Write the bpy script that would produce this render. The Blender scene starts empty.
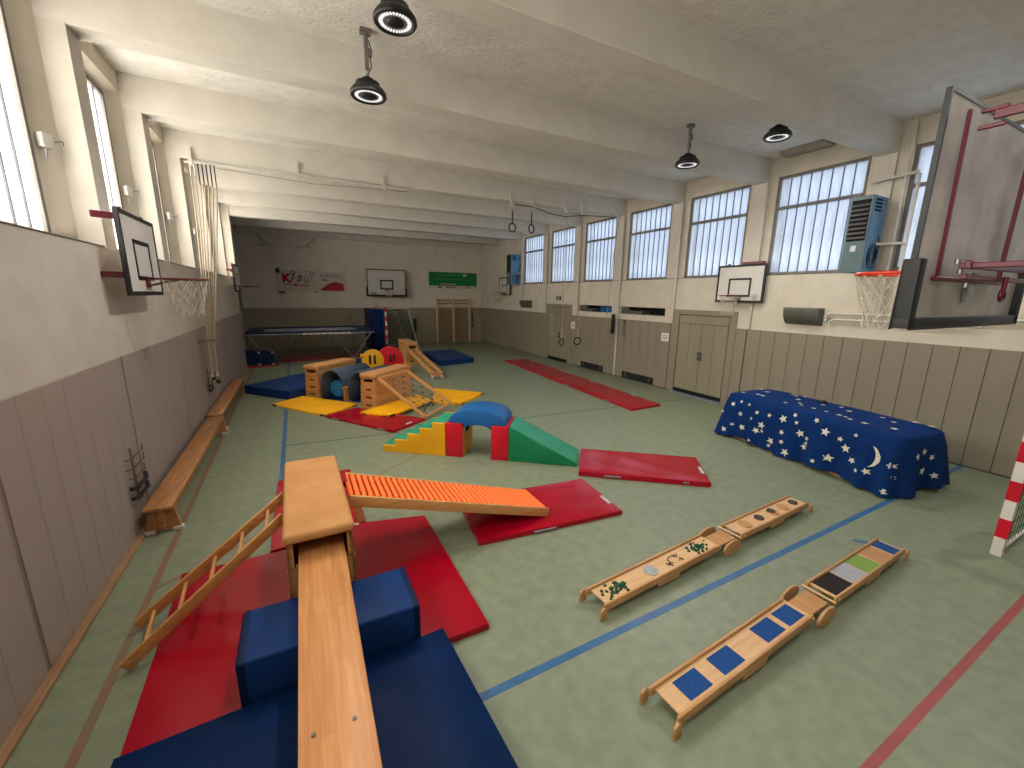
import bpy, bmesh, math, random
from mathutils import Vector, Matrix, Euler

random.seed(4)
C = bpy.context.scene.collection
SC = bpy.context.scene

# ------------------------------------------------------------------ camera
cam_d = bpy.data.cameras.new('camera')
cam = bpy.data.objects.new('camera', cam_d)
C.objects.link(cam)
SC.camera = cam
cam_d.sensor_width = 36.0
cam_d.lens = 408.8 / 1024 * 36.0
cam_d.clip_start = 0.02
RM = (Matrix.Rotation(-0.480605, 4, 'Z') @ Matrix.Rotation(1.357523, 4, 'X') @ Matrix.Rotation(0.013752, 4, 'Z'))
cam.matrix_world = Matrix.Translation((0, 0, 2.5)) @ RM

# ------------------------------------------------------------------ world, exposure
W = bpy.data.worlds.new('world')
SC.world = W
W.use_nodes = True
W.node_tree.nodes['Background'].inputs[0].default_value = (0.75, 0.85, 1.0, 1)
W.node_tree.nodes['Background'].inputs[1].default_value = 0.35
SC.view_settings.view_transform = 'Standard'
SC.view_settings.look = 'None'
SC.view_settings.gamma = 1.0
SC.view_settings.exposure = 0.86
SC.view_settings.use_curve_mapping = False

XL, XR, YB, YN = -1.67, 9.0, 21.03, -3.2
ZC, ZB = 5.343, 4.889          # ceiling, underside of the beams
P0, DP = 3.64, 2.148           # first beam, spacing
RXL, RXR = XL - 0.20, XR + 0.05  # recessed wall planes between the piers
WAIN = 1.826

# daylight behind each window (one soft area light per opening)
def win_light(x, y, z, sx, sz, sgn, col, rad):
    d = bpy.data.lights.new('window_daylight', 'AREA')
    d.shape = 'RECTANGLE'
    d.size, d.size_y = sz, sx
    d.color = col
    d.energy = rad * math.pi * sx * sz
    o = bpy.data.objects.new('window_daylight', d)
    o.location = (x, y, z)
    o.rotation_euler = (0, sgn * math.pi / 2, 0)
    C.objects.link(o)

R_COL, L_COL = (0.62, 0.77, 1.0), (1.0, 0.97, 0.92)
R_RAD, L_RAD = 1.1, 7.5
for k in range(-2, 7):  # first two openings are out of view, added for their daylight
    win_light(XR + 0.25, 2.655 + DP * k, 3.975, 1.56, 1.95, 1, R_COL, R_RAD)
for k in range(-2, 7):  # here too the first two are added out of view
    win_light(RXL - 0.28, 2.67 + DP * k, 3.96, 1.50, 2.02, -1, L_COL, L_RAD)

LAMP_E = 0.8       # look of the lit led ring
LAMP_W = 105.0     # light each lamp throws

# ================================================================== helpers
def new_obj(name, data):
    o = bpy.data.objects.new(name, data)
    C.objects.link(o)
    return o

def thing(name, label, cat, loc=(0, 0, 0), rz=0.0, group=None):
    o = new_obj(name, None)
    o.empty_display_size = 0.1
    o.location = loc
    o.rotation_euler = (0, 0, rz)
    o['label'] = label
    o['category'] = cat
    if group:
        o['group'] = group
    return o

def tag(o, label, cat, group=None):
    o['label'] = label
    o['category'] = cat
    if group:
        o['group'] = group
    return o

def struct(o, label, cat):
    o['kind'] = 'structure'
    o['label'] = label
    o['category'] = cat
    return o

class B:
    """collects faces; build() links them as one mesh object"""
    def __init__(s):
        s.v = []; s.f = []; s.m = []; s.cur = 0; s.sm = []
    def add(s, vs, fs, smooth=False):
        n = len(s.v)
        s.v += [tuple(v) for v in vs]
        for f in fs:
            s.f.append([i + n for i in f]); s.m.append(s.cur); s.sm.append(smooth)
        return s
    def mi(s, i):
        s.cur = i
        return s
    def box(s, x0, x1, y0, y1, z0, z1):
        vs = [(x0, y0, z0), (x1, y0, z0), (x1, y1, z0), (x0, y1, z0), (x0, y0, z1), (x1, y0, z1), (x1, y1, z1), (x0, y1, z1)]
        return s.add(vs, [(0, 3, 2, 1), (4, 5, 6, 7), (0, 1, 5, 4), (1, 2, 6, 5), (2, 3, 7, 6), (3, 0, 4, 7)])
    def hexa(s, vs):
        return s.add(vs, [(0, 3, 2, 1), (4, 5, 6, 7), (0, 1, 5, 4), (1, 2, 6, 5), (2, 3, 7, 6), (3, 0, 4, 7)])
    def beam(s, p0, p1, w, h, up=(0, 0, 1)):
        p0, p1 = Vector(p0), Vector(p1)
        d = (p1 - p0).normalized(); u = Vector(up)
        r = d.cross(u)
        if r.length < 1e-4:
            r = d.cross(Vector((1, 0, 0)))
        r.normalize(); u = r.cross(d).normalized()
        vs = []
        for p in (p0, p1):
            for a, b in ((-1, -1), (1, -1), (1, 1), (-1, 1)):
                vs.append(p + r * a * w / 2 + u * b * h / 2)
        return s.add(vs, [(0, 1, 2, 3), (7, 6, 5, 4), (0, 4, 5, 1), (1, 5, 6, 2), (2, 6, 7, 3), (3, 7, 4, 0)])
    def prism(s, pts, ext, smooth=False):
        n = len(pts); e = Vector(ext)
        pts = [Vector(p) for p in pts]
        s.add(pts + [p + e for p in pts], [list(range(n))[::-1], list(range(n, 2 * n))])
        vs = pts + [p + e for p in pts]
        return s.add(vs, [(i, (i + 1) % n, n + (i + 1) % n, n + i) for i in range(n)], smooth)
    def tube(s, pts, r, n=8, closed=False, cap=True):
        pts = [Vector(p) for p in pts]; m = len(pts)
        vs = []; fs = []; u = None
        for i, p in enumerate(pts):
            if closed:
                d = pts[(i + 1) % m] - pts[i - 1]
            else:
                d = pts[min(i + 1, m - 1)] - pts[max(i - 1, 0)]
            d.normalize()
            if u is None:
                u = d.orthogonal().normalized()
            else:
                u = (u - d * u.dot(d))
                u = u.normalized() if u.length > 1e-5 else d.orthogonal().normalized()
            w = d.cross(u)
            rr = r[i] if isinstance(r, (list, tuple)) else r
            for k in range(n):
                a = 2 * math.pi * k / n
                vs.append(p + (u * math.cos(a) + w * math.sin(a)) * rr)
        for i in range(m if closed else m - 1):
            j = (i + 1) % m
            for k in range(n):
                l = (k + 1) % n
                fs.append((i * n + k, i * n + l, j * n + l, j * n + k))
        s.add(vs, fs, True)
        if cap and not closed:
            s.add([vs[k] for k in range(n)], [list(range(n))[::-1]])
            s.add([vs[(m - 1) * n + k] for k in range(n)], [list(range(n))])
        return s
    def cyl(s, p0, p1, r, n=16):
        return s.tube([p0, p1], r, n)
    def lathe(s, prof, n=32, c=(0, 0, 0), smooth=True):
        vs = []; fs = []
        for r, z in prof:
            for k in range(n):
                a = 2 * math.pi * k / n
                vs.append((c[0] + r * math.cos(a), c[1] + r * math.sin(a), c[2] + z))
        for i in range(len(prof) - 1):
            for k in range(n):
                l = (k + 1) % n
                fs.append((i * n + k, i * n + l, (i + 1) * n + l, (i + 1) * n + k))
        return s.add(vs, fs, smooth)
    def mesh(s, name, mats, bevel=0, seg=2, smooth=False, ang=0.5, sub=0):
        me = bpy.data.meshes.new(name)
        me.from_pydata(s.v, [], s.f)
        if not isinstance(mats, (list, tuple)):
            mats = [mats]
        for m in mats:
            me.materials.append(m)
        for i, p in enumerate(me.polygons):
            p.material_index = s.m[i]
            p.use_smooth = s.sm[i] or smooth
        if bevel > 0:
            bm = bmesh.new(); bm.from_mesh(me)
            bmesh.ops.remove_doubles(bm, verts=bm.verts, dist=1e-5)
            bmesh.ops.recalc_face_normals(bm, faces=bm.faces)
            es = [e for e in bm.edges if len(e.link_faces) == 2 and e.calc_face_angle(0) > ang]
            bmesh.ops.bevel(bm, geom=es, offset=bevel, segments=seg, affect='EDGES', profile=0.5)
            if seg > 1 or smooth:
                for f in bm.faces:
                    f.smooth = True
            bm.to_mesh(me); bm.free()
            if seg > 1:
                try:
                    me.set_sharp_from_angle(angle=0.7)
                except Exception:
                    pass
        me.validate()
        return me
    def build(s, name, mats, parent=None, bevel=0, seg=2, smooth=False, ang=0.5, loc=None, label=None):
        o = new_obj(name, s.mesh(name, mats, bevel, seg, smooth, ang))
        if parent is not None:
            o.parent = parent
        if loc is not None:
            o.location = loc
        if label:
            o['label'] = label
        return o

def inst(name, me, parent, loc=(0, 0, 0), rot=(0, 0, 0), sc=(1, 1, 1)):
    o = new_obj(name, me)
    o.parent = parent
    o.location = loc; o.rotation_euler = rot; o.scale = sc
    return o

def kids(o):
    return [c for c in bpy.data.objects if c.parent == o]

def copy_tree(o, parent=None):
    c = o.copy(); C.objects.link(c); c.parent = parent
    for ch in kids(o):
        copy_tree(ch, c)
    return c

# ================================================================== materials
def lin(h):
    h = h.lstrip('#')
    o = []
    for i in (0, 2, 4):
        c = int(h[i:i + 2], 16) / 255
        o.append(c / 12.92 if c <= 0.04045 else ((c + 0.055) / 1.055) ** 2.4)
    return (*o, 1)

def base(name, col, rough=0.6, spec=0.5, metal=0.0):
    m = bpy.data.materials.new(name); m.use_nodes = True
    nt = m.node_tree; b = nt.nodes['Principled BSDF']
    b.inputs['Base Color'].default_value = col if isinstance(col, tuple) else lin(col)
    b.inputs['Roughness'].default_value = rough
    b.inputs['Metallic'].default_value = metal
    b.inputs['Specular IOR Level'].default_value = spec
    return m, nt, b

def noise_mat(name, c1, c2, scale=6, rough=0.6, bump=0.0, bscale=60, stretch=(1, 1, 1), spec=0.4, metal=0.0, detail=4, lo=0.35, hi=0.65):
    m, nt, b = base(name, c1, rough, spec, metal)
    tc = nt.nodes.new('ShaderNodeTexCoord'); mp = nt.nodes.new('ShaderNodeMapping')
    mp.inputs['Scale'].default_value = stretch
    nt.links.new(tc.outputs['Object'], mp.inputs['Vector'])
    n = nt.nodes.new('ShaderNodeTexNoise'); n.inputs['Scale'].default_value = scale; n.inputs['Detail'].default_value = detail
    nt.links.new(mp.outputs[0], n.inputs['Vector'])
    r = nt.nodes.new('ShaderNodeValToRGB')
    r.color_ramp.elements[0].position = lo; r.color_ramp.elements[1].position = hi
    r.color_ramp.elements[0].color = lin(c1) if isinstance(c1, str) else c1
    r.color_ramp.elements[1].color = lin(c2) if isinstance(c2, str) else c2
    nt.links.new(n.outputs['Fac'], r.inputs['Fac'])
    nt.links.new(r.outputs['Color'], b.inputs['Base Color'])
    if bump:
        n2 = nt.nodes.new('ShaderNodeTexNoise'); n2.inputs['Scale'].default_value = bscale; n2.inputs['Detail'].default_value = 3
        nt.links.new(mp.outputs[0], n2.inputs['Vector'])
        bp = nt.nodes.new('ShaderNodeBump'); bp.inputs['Strength'].default_value = bump; bp.inputs['Distance'].default_value = 0.02
        nt.links.new(n2.outputs['Fac'], bp.inputs['Height'])
        nt.links.new(bp.outputs['Normal'], b.inputs['Normal'])
    return m

def wood(name, c1, c2, axis=0, rough=0.45, scale=3.0, staves=0.0):
    """long grain along axis (0 x, 1 y, 2 z)"""
    m, nt, b = base(name, c1, rough, 0.4)
    tc = nt.nodes.new('ShaderNodeTexCoord'); mp = nt.nodes.new('ShaderNodeMapping')
    s = [14.0, 14.0, 14.0]; s[axis] = 0.9
    mp.inputs['Scale'].default_value = s
    nt.links.new(tc.outputs['Object'], mp.inputs['Vector'])
    n = nt.nodes.new('ShaderNodeTexNoise'); n.inputs['Scale'].default_value = scale; n.inputs['Detail'].default_value = 6; n.inputs['Distortion'].default_value = 0.6
    nt.links.new(mp.outputs[0], n.inputs['Vector'])
    r = nt.nodes.new('ShaderNodeValToRGB')
    r.color_ramp.elements[0].position = 0.3; r.color_ramp.elements[1].position = 0.72
    r.color_ramp.elements[0].color = lin(c2); r.color_ramp.elements[1].color = lin(c1)
    nt.links.new(n.outputs['Fac'], r.inputs['Fac'])
    out = r.outputs['Color']
    if staves:
        wv = nt.nodes.new('ShaderNodeTexBrick')
        mp2 = nt.nodes.new('ShaderNodeMapping')
        if axis == 1:
            mp2.inputs['Rotation'].default_value = (0, 0, math.pi / 2)
        nt.links.new(tc.outputs['Object'], mp2.inputs['Vector'])
        nt.links.new(mp2.outputs[0], wv.inputs['Vector'])
        wv.inputs['Scale'].default_value = 1.0
        wv.inputs['Brick Width'].default_value = 0.75
        wv.inputs['Row Height'].default_value = staves
        wv.inputs['Mortar Size'].default_value = 0.0008
        wv.inputs['Color1'].default_value = (1, 1, 1, 1)
        wv.inputs['Color2'].default_value = (0.86, 0.80, 0.74, 1)
        wv.inputs['Mortar'].default_value = (0.72, 0.62, 0.52, 1)
        mx = nt.nodes.new('ShaderNodeMix'); mx.data_type = 'RGBA'; mx.blend_type = 'MULTIPLY'
        mx.inputs['Factor'].default_value = 1.0
        nt.links.new(out, mx.inputs[6]); nt.links.new(wv.outputs['Color'], mx.inputs[7])
        out = mx.outputs[2]
    nt.links.new(out, b.inputs['Base Color'])
    return m

def vinyl(name, c, c2=None, rough=0.3, bump=0.25, spec=0.3):
    return noise_mat(name, c, c2 or c, 2.5, rough, bump, 5.0, spec=spec, detail=2)

M = {}
M['floor'] = noise_mat('floor_linoleum', '#757e66', '#848c73', 9, 0.42, 0.03, 160, spec=0.45, detail=8, lo=0.3, hi=0.7)
M['line_blue'] = noise_mat('blue_line_paint', '#2f5a86', '#3b6690', 8, 0.4)
M['line_red'] = noise_mat('red_line_paint', '#8a5f4c', '#7b6e56', 5, 0.45)
M['line_red_b'] = noise_mat('red_line_paint_bright', '#9a4a48', '#8e4542', 7, 0.45)
M['line_dark'] = noise_mat('dark_line_paint', '#3f4d46', '#4a5a50', 8, 0.45)
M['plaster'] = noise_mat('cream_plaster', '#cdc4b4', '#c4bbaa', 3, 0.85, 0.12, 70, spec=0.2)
M['plaster_l'] = noise_mat('cream_plaster_shaded', '#c0b6aa', '#b6aca0', 3, 0.85, 0.12, 70, spec=0.2)  # same cream paint, darkened for the shade on the left wall
M['plaster_b'] = noise_mat('end_wall_plaster_lit', '#d9d0c2', '#d0c7b8', 3, 0.85, 0.1, 70, spec=0.2)  # cream plaster copy, lightened to make up for weak light at the end
M['plaster_white'] = noise_mat('white_plaster', '#cdc6ba', '#c4bcb0', 3, 0.85, 0.1, 70, spec=0.2)
M['beam'] = noise_mat('beam_paint', '#d2ccc2', '#cbc5ba', 3, 0.8, 0.05, 80, spec=0.2)
M['slab'] = noise_mat('rough_ceiling_slab', '#ded9d1', '#d3cec6', 7, 0.95, 0.6, 28, stretch=(0.7, 1, 1), spec=0.1)
M['wain_r'] = noise_mat('taupe_panel_right', '#8a8170', '#827968', 2, 0.6, 0.04, 90, stretch=(1, 1, 0.2), spec=0.3)
M['wain_l'] = noise_mat('taupe_panel_left', '#988a80', '#8f8178', 2, 0.6, 0.04, 90, stretch=(1, 1, 0.2), spec=0.3)
M['wain_b'] = noise_mat('taupe_panel_back_lit', '#a09580', '#958a76', 2, 0.6, 0.04, 90, stretch=(1, 1, 0.2), spec=0.3)  # taupe lightened here to make up for weak light at the end wall
M['door'] = noise_mat('door_panel', '#8c8470', '#857d69', 2, 0.55, 0.03, 90, stretch=(1, 1, 0.2), spec=0.3)
M['groove'] = noise_mat('dark_groove', '#3b332a', '#463d33', 5, 0.8)
M['seam'] = noise_mat('brown_seam_batten', '#8c7b6a', '#6b5b4e', 3, 0.7, stretch=(1, 1, 0.5), detail=6)
M['skirt'] = wood('skirting_wood', '#a5805e', '#8a6748', 1, 0.5)
M['frame'] = noise_mat('window_frame_grey', '#78726b', '#67615c', 4, 0.5, spec=0.4)
M['bar'] = noise_mat('glazing_bar_grey', '#5d6068', '#50535b', 4, 0.5, spec=0.4)
M['frame_dark'] = noise_mat('window_frame_dark', '#4a4846', '#3e3c3a', 4, 0.5)
M['black'] = noise_mat('black_paint', '#15161a', '#1c1d20', 6, 0.45)
M['void'] = noise_mat('dark_void', '#06070a', '#0a0b0e', 4, 0.9)
M['white'] = noise_mat('white_paint', '#d8d4cc', '#cfcac1', 4, 0.5)
M['pipe'] = noise_mat('pipe_white_paint', '#c9c4bb', '#bfbab0', 6, 0.4)
M['red_metal'] = noise_mat('dark_red_enamel', '#641328', '#591023', 5, 0.35, spec=0.5)
M['orange_rim'] = noise_mat('orange_enamel', '#e0462a', '#d03d22', 5, 0.35)
M['net_white'] = noise_mat('net_cord', '#cfc6b4', '#b8ae9b', 30, 0.8)
M['net_dull'] = noise_mat('dull_net_cord', '#a0957f', '#877d69', 30, 0.8)
M['net_green'] = noise_mat('green_net_cord', '#24503f', '#1d4436', 30, 0.8)
M['steel'] = noise_mat('zinc_steel', '#9a9a9a', '#84858a', 12, 0.35, metal=0.8)
M['board_back'] = noise_mat('worn_board_back', '#cdc7c1', '#a49e9c', 3.2, 0.6, 0.05, 30, detail=8, lo=0.35, hi=0.72)
M['board_face'] = noise_mat('white_board_face', '#cbc6bf', '#c1bbb3', 2, 0.45)
M['pad_black'] = noise_mat('black_edge_padding', '#1b1c1c', '#232323', 6, 0.6)
M['beech'] = wood('beech_wood', '#d39c62', '#bd8247', 0, 0.4)
M['beech_y'] = wood('beech_wood_y', '#cf9a63', '#b87f49', 1, 0.4)
M['beech_z'] = wood('beech_wood_z', '#c8925c', '#b07a46', 2, 0.4)
M['plank'] = wood('glued_plank_wood', '#d69a64', '#bd8048', 1, 0.4, 2.0, 0.06)
M['bench'] = wood('worn_bench_wood', '#b98553', '#94623a', 1, 0.4, 2.4, 0.09)
M['box_wood'] = wood('vaulting_box_wood', '#cd945a', '#b0773f', 0, 0.45)
M['walk'] = wood('pale_birch_board', '#d9b285', '#c79c6c', 0, 0.45)
M['pale_wood'] = wood('pale_upright_wood', '#dcc7a4', '#ccb48f', 2, 0.5)
M['walk_edge'] = wood('birch_rail', '#c99c6b', '#a87848', 0, 0.45)
M['leather'] = noise_mat('tan_leather_pad', '#c08c58', '#b5814d', 5, 0.7, 0.15, 40, spec=0.2)
M['red'] = vinyl('red_vinyl', '#a20620', '#98051c', 0.22, 0.12, 0.3)
M['red_foam'] = vinyl('red_foam_cover', '#c8142c', '#ba1228', 0.4, 0.08)
M['blue'] = vinyl('blue_vinyl', '#09244f', '#082045', 0.42, 0.4, 0.06)
M['blue_dark'] = vinyl('navy_vinyl', '#0c2145', '#0a1c3c', 0.5, 0.3, 0.15)
M['blue_mid'] = vinyl('mid_blue_vinyl', '#18386e', '#153263', 0.45, 0.3, 0.1)
M['yellow'] = vinyl('yellow_vinyl', '#ffb80c', '#f5ae0a', 0.4, 0.2)
M['yellow_foam'] = vinyl('yellow_foam_cover', '#e3a51a', '#d99b16', 0.42, 0.06)
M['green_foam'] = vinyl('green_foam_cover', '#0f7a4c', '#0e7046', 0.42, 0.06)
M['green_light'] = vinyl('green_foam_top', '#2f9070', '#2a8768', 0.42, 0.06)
M['blue_foam'] = vinyl('blue_foam_cover', '#1c5f9e', '#195793', 0.42, 0.1)
M['orange_dark'] = vinyl('dark_orange_gap_shade', '#9c3410', '#8c2d0d', 0.5, 0.03)  # shade colour for the gaps between the slide rollers
M['orange'] = vinyl('orange_roller', '#ff7a3a', '#f87030', 0.4, 0.03)
M['tunnel'] = noise_mat('grey_blue_foam', '#414d60', '#394557', 8, 0.75, 0.1, 60)
M['turq'] = noise_mat('turquoise_plastic', '#2a78a8', '#246d9b', 5, 0.4)
M['strap_grey'] = noise_mat('grey_strap', '#8b8b92', '#6f6f78', 40, 0.6)
M['label'] = noise_mat('white_label', '#cfcfcf', '#9a9aa0', 40, 0.5)
M['cloth'] = noise_mat('navy_cloth', '#0d2f66', '#0b295c', 5, 0.85, 0.12, 14, spec=0.1)
M['star'] = noise_mat('cream_star_print', '#dcd8c8', '#c9c4b2', 14, 0.7)
M['heater'] = noise_mat('heater_teal_grey', '#4f6468', '#47595d', 5, 0.5)
M['heater_side'] = noise_mat('heater_blue', '#5f8cae', '#527fa0', 5, 0.45)
M['duct'] = noise_mat('dull_metal_strip', '#a0978a', '#8f8679', 4, 0.5)
M['horn'] = noise_mat('grey_metal_trough', '#66665f', '#57584f', 4, 0.4, metal=0.3)
M['green_banner'] = noise_mat('green_banner', '#137a44', '#0f6e3c', 3, 0.6)
M['banner'] = noise_mat('white_banner', '#c9bcae', '#c0b3a6', 3, 0.6)
M['banner_pale'] = noise_mat('pale_green_print', '#4f9670', '#478c67', 3, 0.6)
M['poster_red'] = noise_mat('banner_red', '#b01c34', '#a0172d', 3, 0.6)
M['poster_dark'] = noise_mat('banner_dark', '#34402c', '#2c3626', 3, 0.6)
M['poster_green'] = noise_mat('banner_olive', '#5d6a38', '#525f30', 3, 0.6)
M['poster_grey'] = noise_mat('banner_grey', '#7d6f78', '#6f626b', 3, 0.6)
M['tramp_bed'] = noise_mat('trampoline_bed', '#8d8f9a', '#7f818c', 30, 0.7)
M['rope'] = noise_mat('hemp_rope', '#b3a48e', '#978872', 40, 0.85, 0.3, 120)
M['rubber'] = noise_mat('white_rubber', '#cfc7ba', '#bdb4a6', 8, 0.6)
M['sign'] = noise_mat('white_sign', '#e2ded6', '#dad5cc', 5, 0.5)
M['green_dot'] = noise_mat('green_glass', '#12543c', '#0d4430', 12, 0.2)
M['brown_dot'] = noise_mat('brown_pebble', '#4c3f33', '#2e2620', 12, 0.4)
M['stone'] = noise_mat('dark_sponge', '#4a423d', '#38322f', 30, 0.8, 0.4, 80)
M['woodslice'] = wood('wood_slice', '#c79562', '#a97743', 1, 0.6)
M['matte_silver'] = noise_mat('matte_grey_disc', '#a2a7ab', '#93989c', 20, 0.7)
M['silver'] = noise_mat('silver_disc', '#9ea2a6', '#8f9398', 20, 0.3, metal=0.6)
M['carpet_blue'] = noise_mat('blue_carpet_tile', '#164b8e', '#123f7c', 60, 0.9, 0.3, 200)
M['carpet_black'] = noise_mat('black_carpet_tile', '#231d1e', '#1a1516', 60, 0.9, 0.3, 200)
M['carpet_grey'] = noise_mat('light_grey_tile', '#a3a7ae', '#979ba3', 60, 0.8, 0.2, 200)
M['carpet_green'] = noise_mat('lime_turf_tile', '#7fa04c', '#739443', 60, 0.9, 0.4, 200)
M['cork'] = noise_mat('cork_tile', '#b98c66', '#a87b56', 60, 0.9, 0.2, 200)
M['sill_blue'] = noise_mat('pale_metal_sill', '#a7b6cf', '#93a2bd', 4, 0.3, metal=0.5)

def pane_mat(name, col, tr):
    m = bpy.data.materials.new(name); m.use_nodes = True
    nt = m.node_tree; nt.nodes.clear()
    out = nt.nodes.new('ShaderNodeOutputMaterial')
    t = nt.nodes.new('ShaderNodeBsdfTransparent'); t.inputs[0].default_value = col
    d = nt.nodes.new('ShaderNodeBsdfTranslucent'); d.inputs[0].default_value = (0.8, 0.8, 0.8, 1)
    g = nt.nodes.new('ShaderNodeBsdfGlossy'); g.inputs['Roughness'].default_value = 0.25
    tc = nt.nodes.new('ShaderNodeTexCoord')
    mp = nt.nodes.new('ShaderNodeMapping'); mp.inputs['Scale'].default_value = (1, 3.0, 0.7)
    nt.links.new(tc.outputs['Object'], mp.inputs['Vector'])
    n = nt.nodes.new('ShaderNodeTexNoise'); n.inputs['Scale'].default_value = 3.0; n.inputs['Detail'].default_value = 5
    nt.links.new(mp.outputs[0], n.inputs['Vector'])
    r = nt.nodes.new('ShaderNodeMapRange')
    r.inputs['From Min'].default_value = 0.3; r.inputs['From Max'].default_value = 0.7
    r.inputs['To Min'].default_value = 1 - tr - 0.1; r.inputs['To Max'].default_value = 1 - tr + 0.1
    nt.links.new(n.outputs['Fac'], r.inputs['Value'])
    m1 = nt.nodes.new('ShaderNodeMixShader'); m2 = nt.nodes.new('ShaderNodeMixShader')
    nt.links.new(r.outputs[0], m1.inputs['Fac'])
    nt.links.new(t.outputs[0], m1.inputs[1]); nt.links.new(d.outputs[0], m1.inputs[2])
    m2.inputs['Fac'].default_value = 0.06
    nt.links.new(m1.outputs[0], m2.inputs[1]); nt.links.new(g.outputs[0], m2.inputs[2])
    nt.links.new(m2.outputs[0], out.inputs['Surface'])
    return m
M['pane_r'] = pane_mat('frosted_channel_glass', (0.62, 0.66, 0.74, 1), 0.62)
M['pane_l'] = pane_mat('frosted_channel_glass_warm', (0.85, 0.82, 0.74, 1), 0.7)

def emis(name, col, s):
    m = bpy.data.materials.new(name); m.use_nodes = True
    nt = m.node_tree; nt.nodes.clear()
    out = nt.nodes.new('ShaderNodeOutputMaterial'); e = nt.nodes.new('ShaderNodeEmission')
    e.inputs[0].default_value = col; e.inputs[1].default_value = s
    nt.links.new(e.outputs[0], out.inputs[0])
    return m
M['led'] = emis('led_light', (1.0, 0.96, 0.91, 1), LAMP_E)

# ================================================================== THE SETTING
fl = B().box(RXL - 0.6, XR + 0.6, YN - 0.3, YB + 0.3, -0.2, 0).build('floor', M['floor'])
struct(fl, 'green linoleum sports hall floor with painted court lines', 'floor')
def fline(x0, y0, x1, y1, w, mat, label):
    d = Vector((x1 - x0, y1 - y0, 0)); n = Vector((-d.y, d.x, 0)).normalized() * w / 2
    a, b_ = Vector((x0, y0, 0)), Vector((x1, y1, 0))
    bb = B(); vs = [a - n, b_ - n, b_ + n, a + n]
    bb.hexa([(v.x, v.y, -0.002) for v in vs] + [(v.x, v.y, 0.0012) for v in vs])
    return bb.build('court_line', mat, fl, label=label)
fline(-0.38, 1.94, 9.0, 2.05, 0.06, M['line_blue'], 'blue court line')
fline(-0.35, -3.0, -0.42, 17.5, 0.065, M['line_blue'], 'blue court line')
fline(-0.38, 7.45, 9.0, 6.84, 0.035, M['line_dark'], 'thin dark court line')
fline(-1.24, -3.0, -1.30, 4.0, 0.055, M['line_red'], 'faded red court line')
fline(-1.30, 4.0, -1.46, 16.0, 0.055, M['line_red'], 'faded red court line')
fline(1.2, 0.62, 8.9, 0.70, 0.05, M['line_red_b'], 'faded red court line')
fline(-1.28, 4.1, 3.0, 7.2, 0.03, M['line_red'], 'faded red court line')
fline(5.05, 1.78, 5.22, 1.62, 0.05, M['line_blue'], 'blue court line')
fline(-0.42, 12.5, 9.0, 12.0, 0.03, M['line_dark'], 'thin dark court line')

# ceiling with beams
ce = B().box(RXL - 0.6, XR + 0.6, YN - 0.3, YB + 0.3, ZC, ZC + 0.25).build('ceiling', M['slab'])
struct(ce, 'rough board-marked pale ceiling carried by wide cross beams', 'ceiling')
bm_me = B().box(XL - 0.25, XR + 0.1, 0, 0.30, ZB, ZC + 0.02).mesh('beam', M['beam'], 0.012, 1)
for k in range(-3, 9):
    y = P0 + DP * k
    if y > YN:
        inst('beam', bm_me, ce, (0, y, 0))
duct = B().box(8.72, 9.05, 4.62, 5.45, 5.27, 5.36)
duct.build('ceiling_slot', M['duct'], ce, 0.01, 1, label='grey metal strip at the ceiling edge')

# right wall ------------------------------------------------------------
def bay_y(k, side):
    if side > 0:
        return 1.87 + DP * k, 3.44 + DP * k
    return 1.93 + DP * k, 3.44 + DP * k
ZS_R, ZT_R = 3.0, 4.95
ZS_L, ZT_L = 2.92, 5.0
# slits in the right wall (above the panelling) : y ranges
SLITS = [(10.39, 12.15), (8.2, 10.0)]
VENTS = [(10.63, 11.87), (8.41, 9.71)]
wr = B()
def wall_right_box(y0, y1, z0, z1, x0=XR, x1=XR + 0.45):
    wr.box(x0, x1, y0, y1, z0, z1)
# lower wall split around slits
ys = [YN] + sorted([a for s_ in SLITS for a in s_]) + [YB]
wall_right_box(YN, YB, 2.21, ZS_R)
wall_right_box(YN, YB, -0.02, 1.99)
cur = YN
for a, b_ in sorted(SLITS):
    wall_right_box(cur, a, 1.99, 2.21); cur = b_
wall_right_box(cur, YB, 1.99, 2.21)
for k in range(-3, 7):
    y0, y1 = bay_y(k, 1)
    yn = bay_y(k + 1, 1)[0] if k < 6 else YB
    wr.box(RXR, XR + 0.45, y1, yn, ZS_R, ZC)        # between windows
    wr.box(RXR, XR + 0.45, y0, y1, ZT_R, ZC)         # above
wr.box(XR, XR + 0.45, 16.55, YB, ZS_R, ZC)
wo = wr.build('wall_right', M['plaster'])
struct(wo, 'cream right wall with windows above a taupe panelled dado', 'wall')
pil = B().box(XR - 0.001, RXR + 0.2, 0.002, 0.298, ZS_R - 0.01, ZC + 0.01).mesh('pilaster', M['plaster_white'])
for k in range(-3, 7):
    inst('pilaster', pil, wo, (0, P0 + DP * k, 0))
# back of slits: dark backing panel
for i, (a, b_) in enumerate(SLITS):
    s_ = B()
    s_.mi(0).box(XR + 0.40, XR + 0.44, a, b_, 1.99, 2.21)
    s_.build('slit_backing', M['void'], wo)
B().box(XR + 0.20, XR + 0.39, 10.42, 11.2, 1.995, 2.17).build('blue_crate', M['blue_foam'], wo, 0.01, 1, label='blue box seen in the wall slit')
B().box(XR + 0.02, XR + 0.39, 9.1, 9.95, 1.992, 2.10).build('grey_crate', M['horn'], wo, 0.01, 1, label='grey box seen in the wall slit')
B().box(XR + 0.02, XR + 0.39, 11.4, 12.1, 1.992, 2.10).build('grey_crate', M['horn'], wo, 0.01, 1, label='grey box seen in the wall slit')
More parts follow.
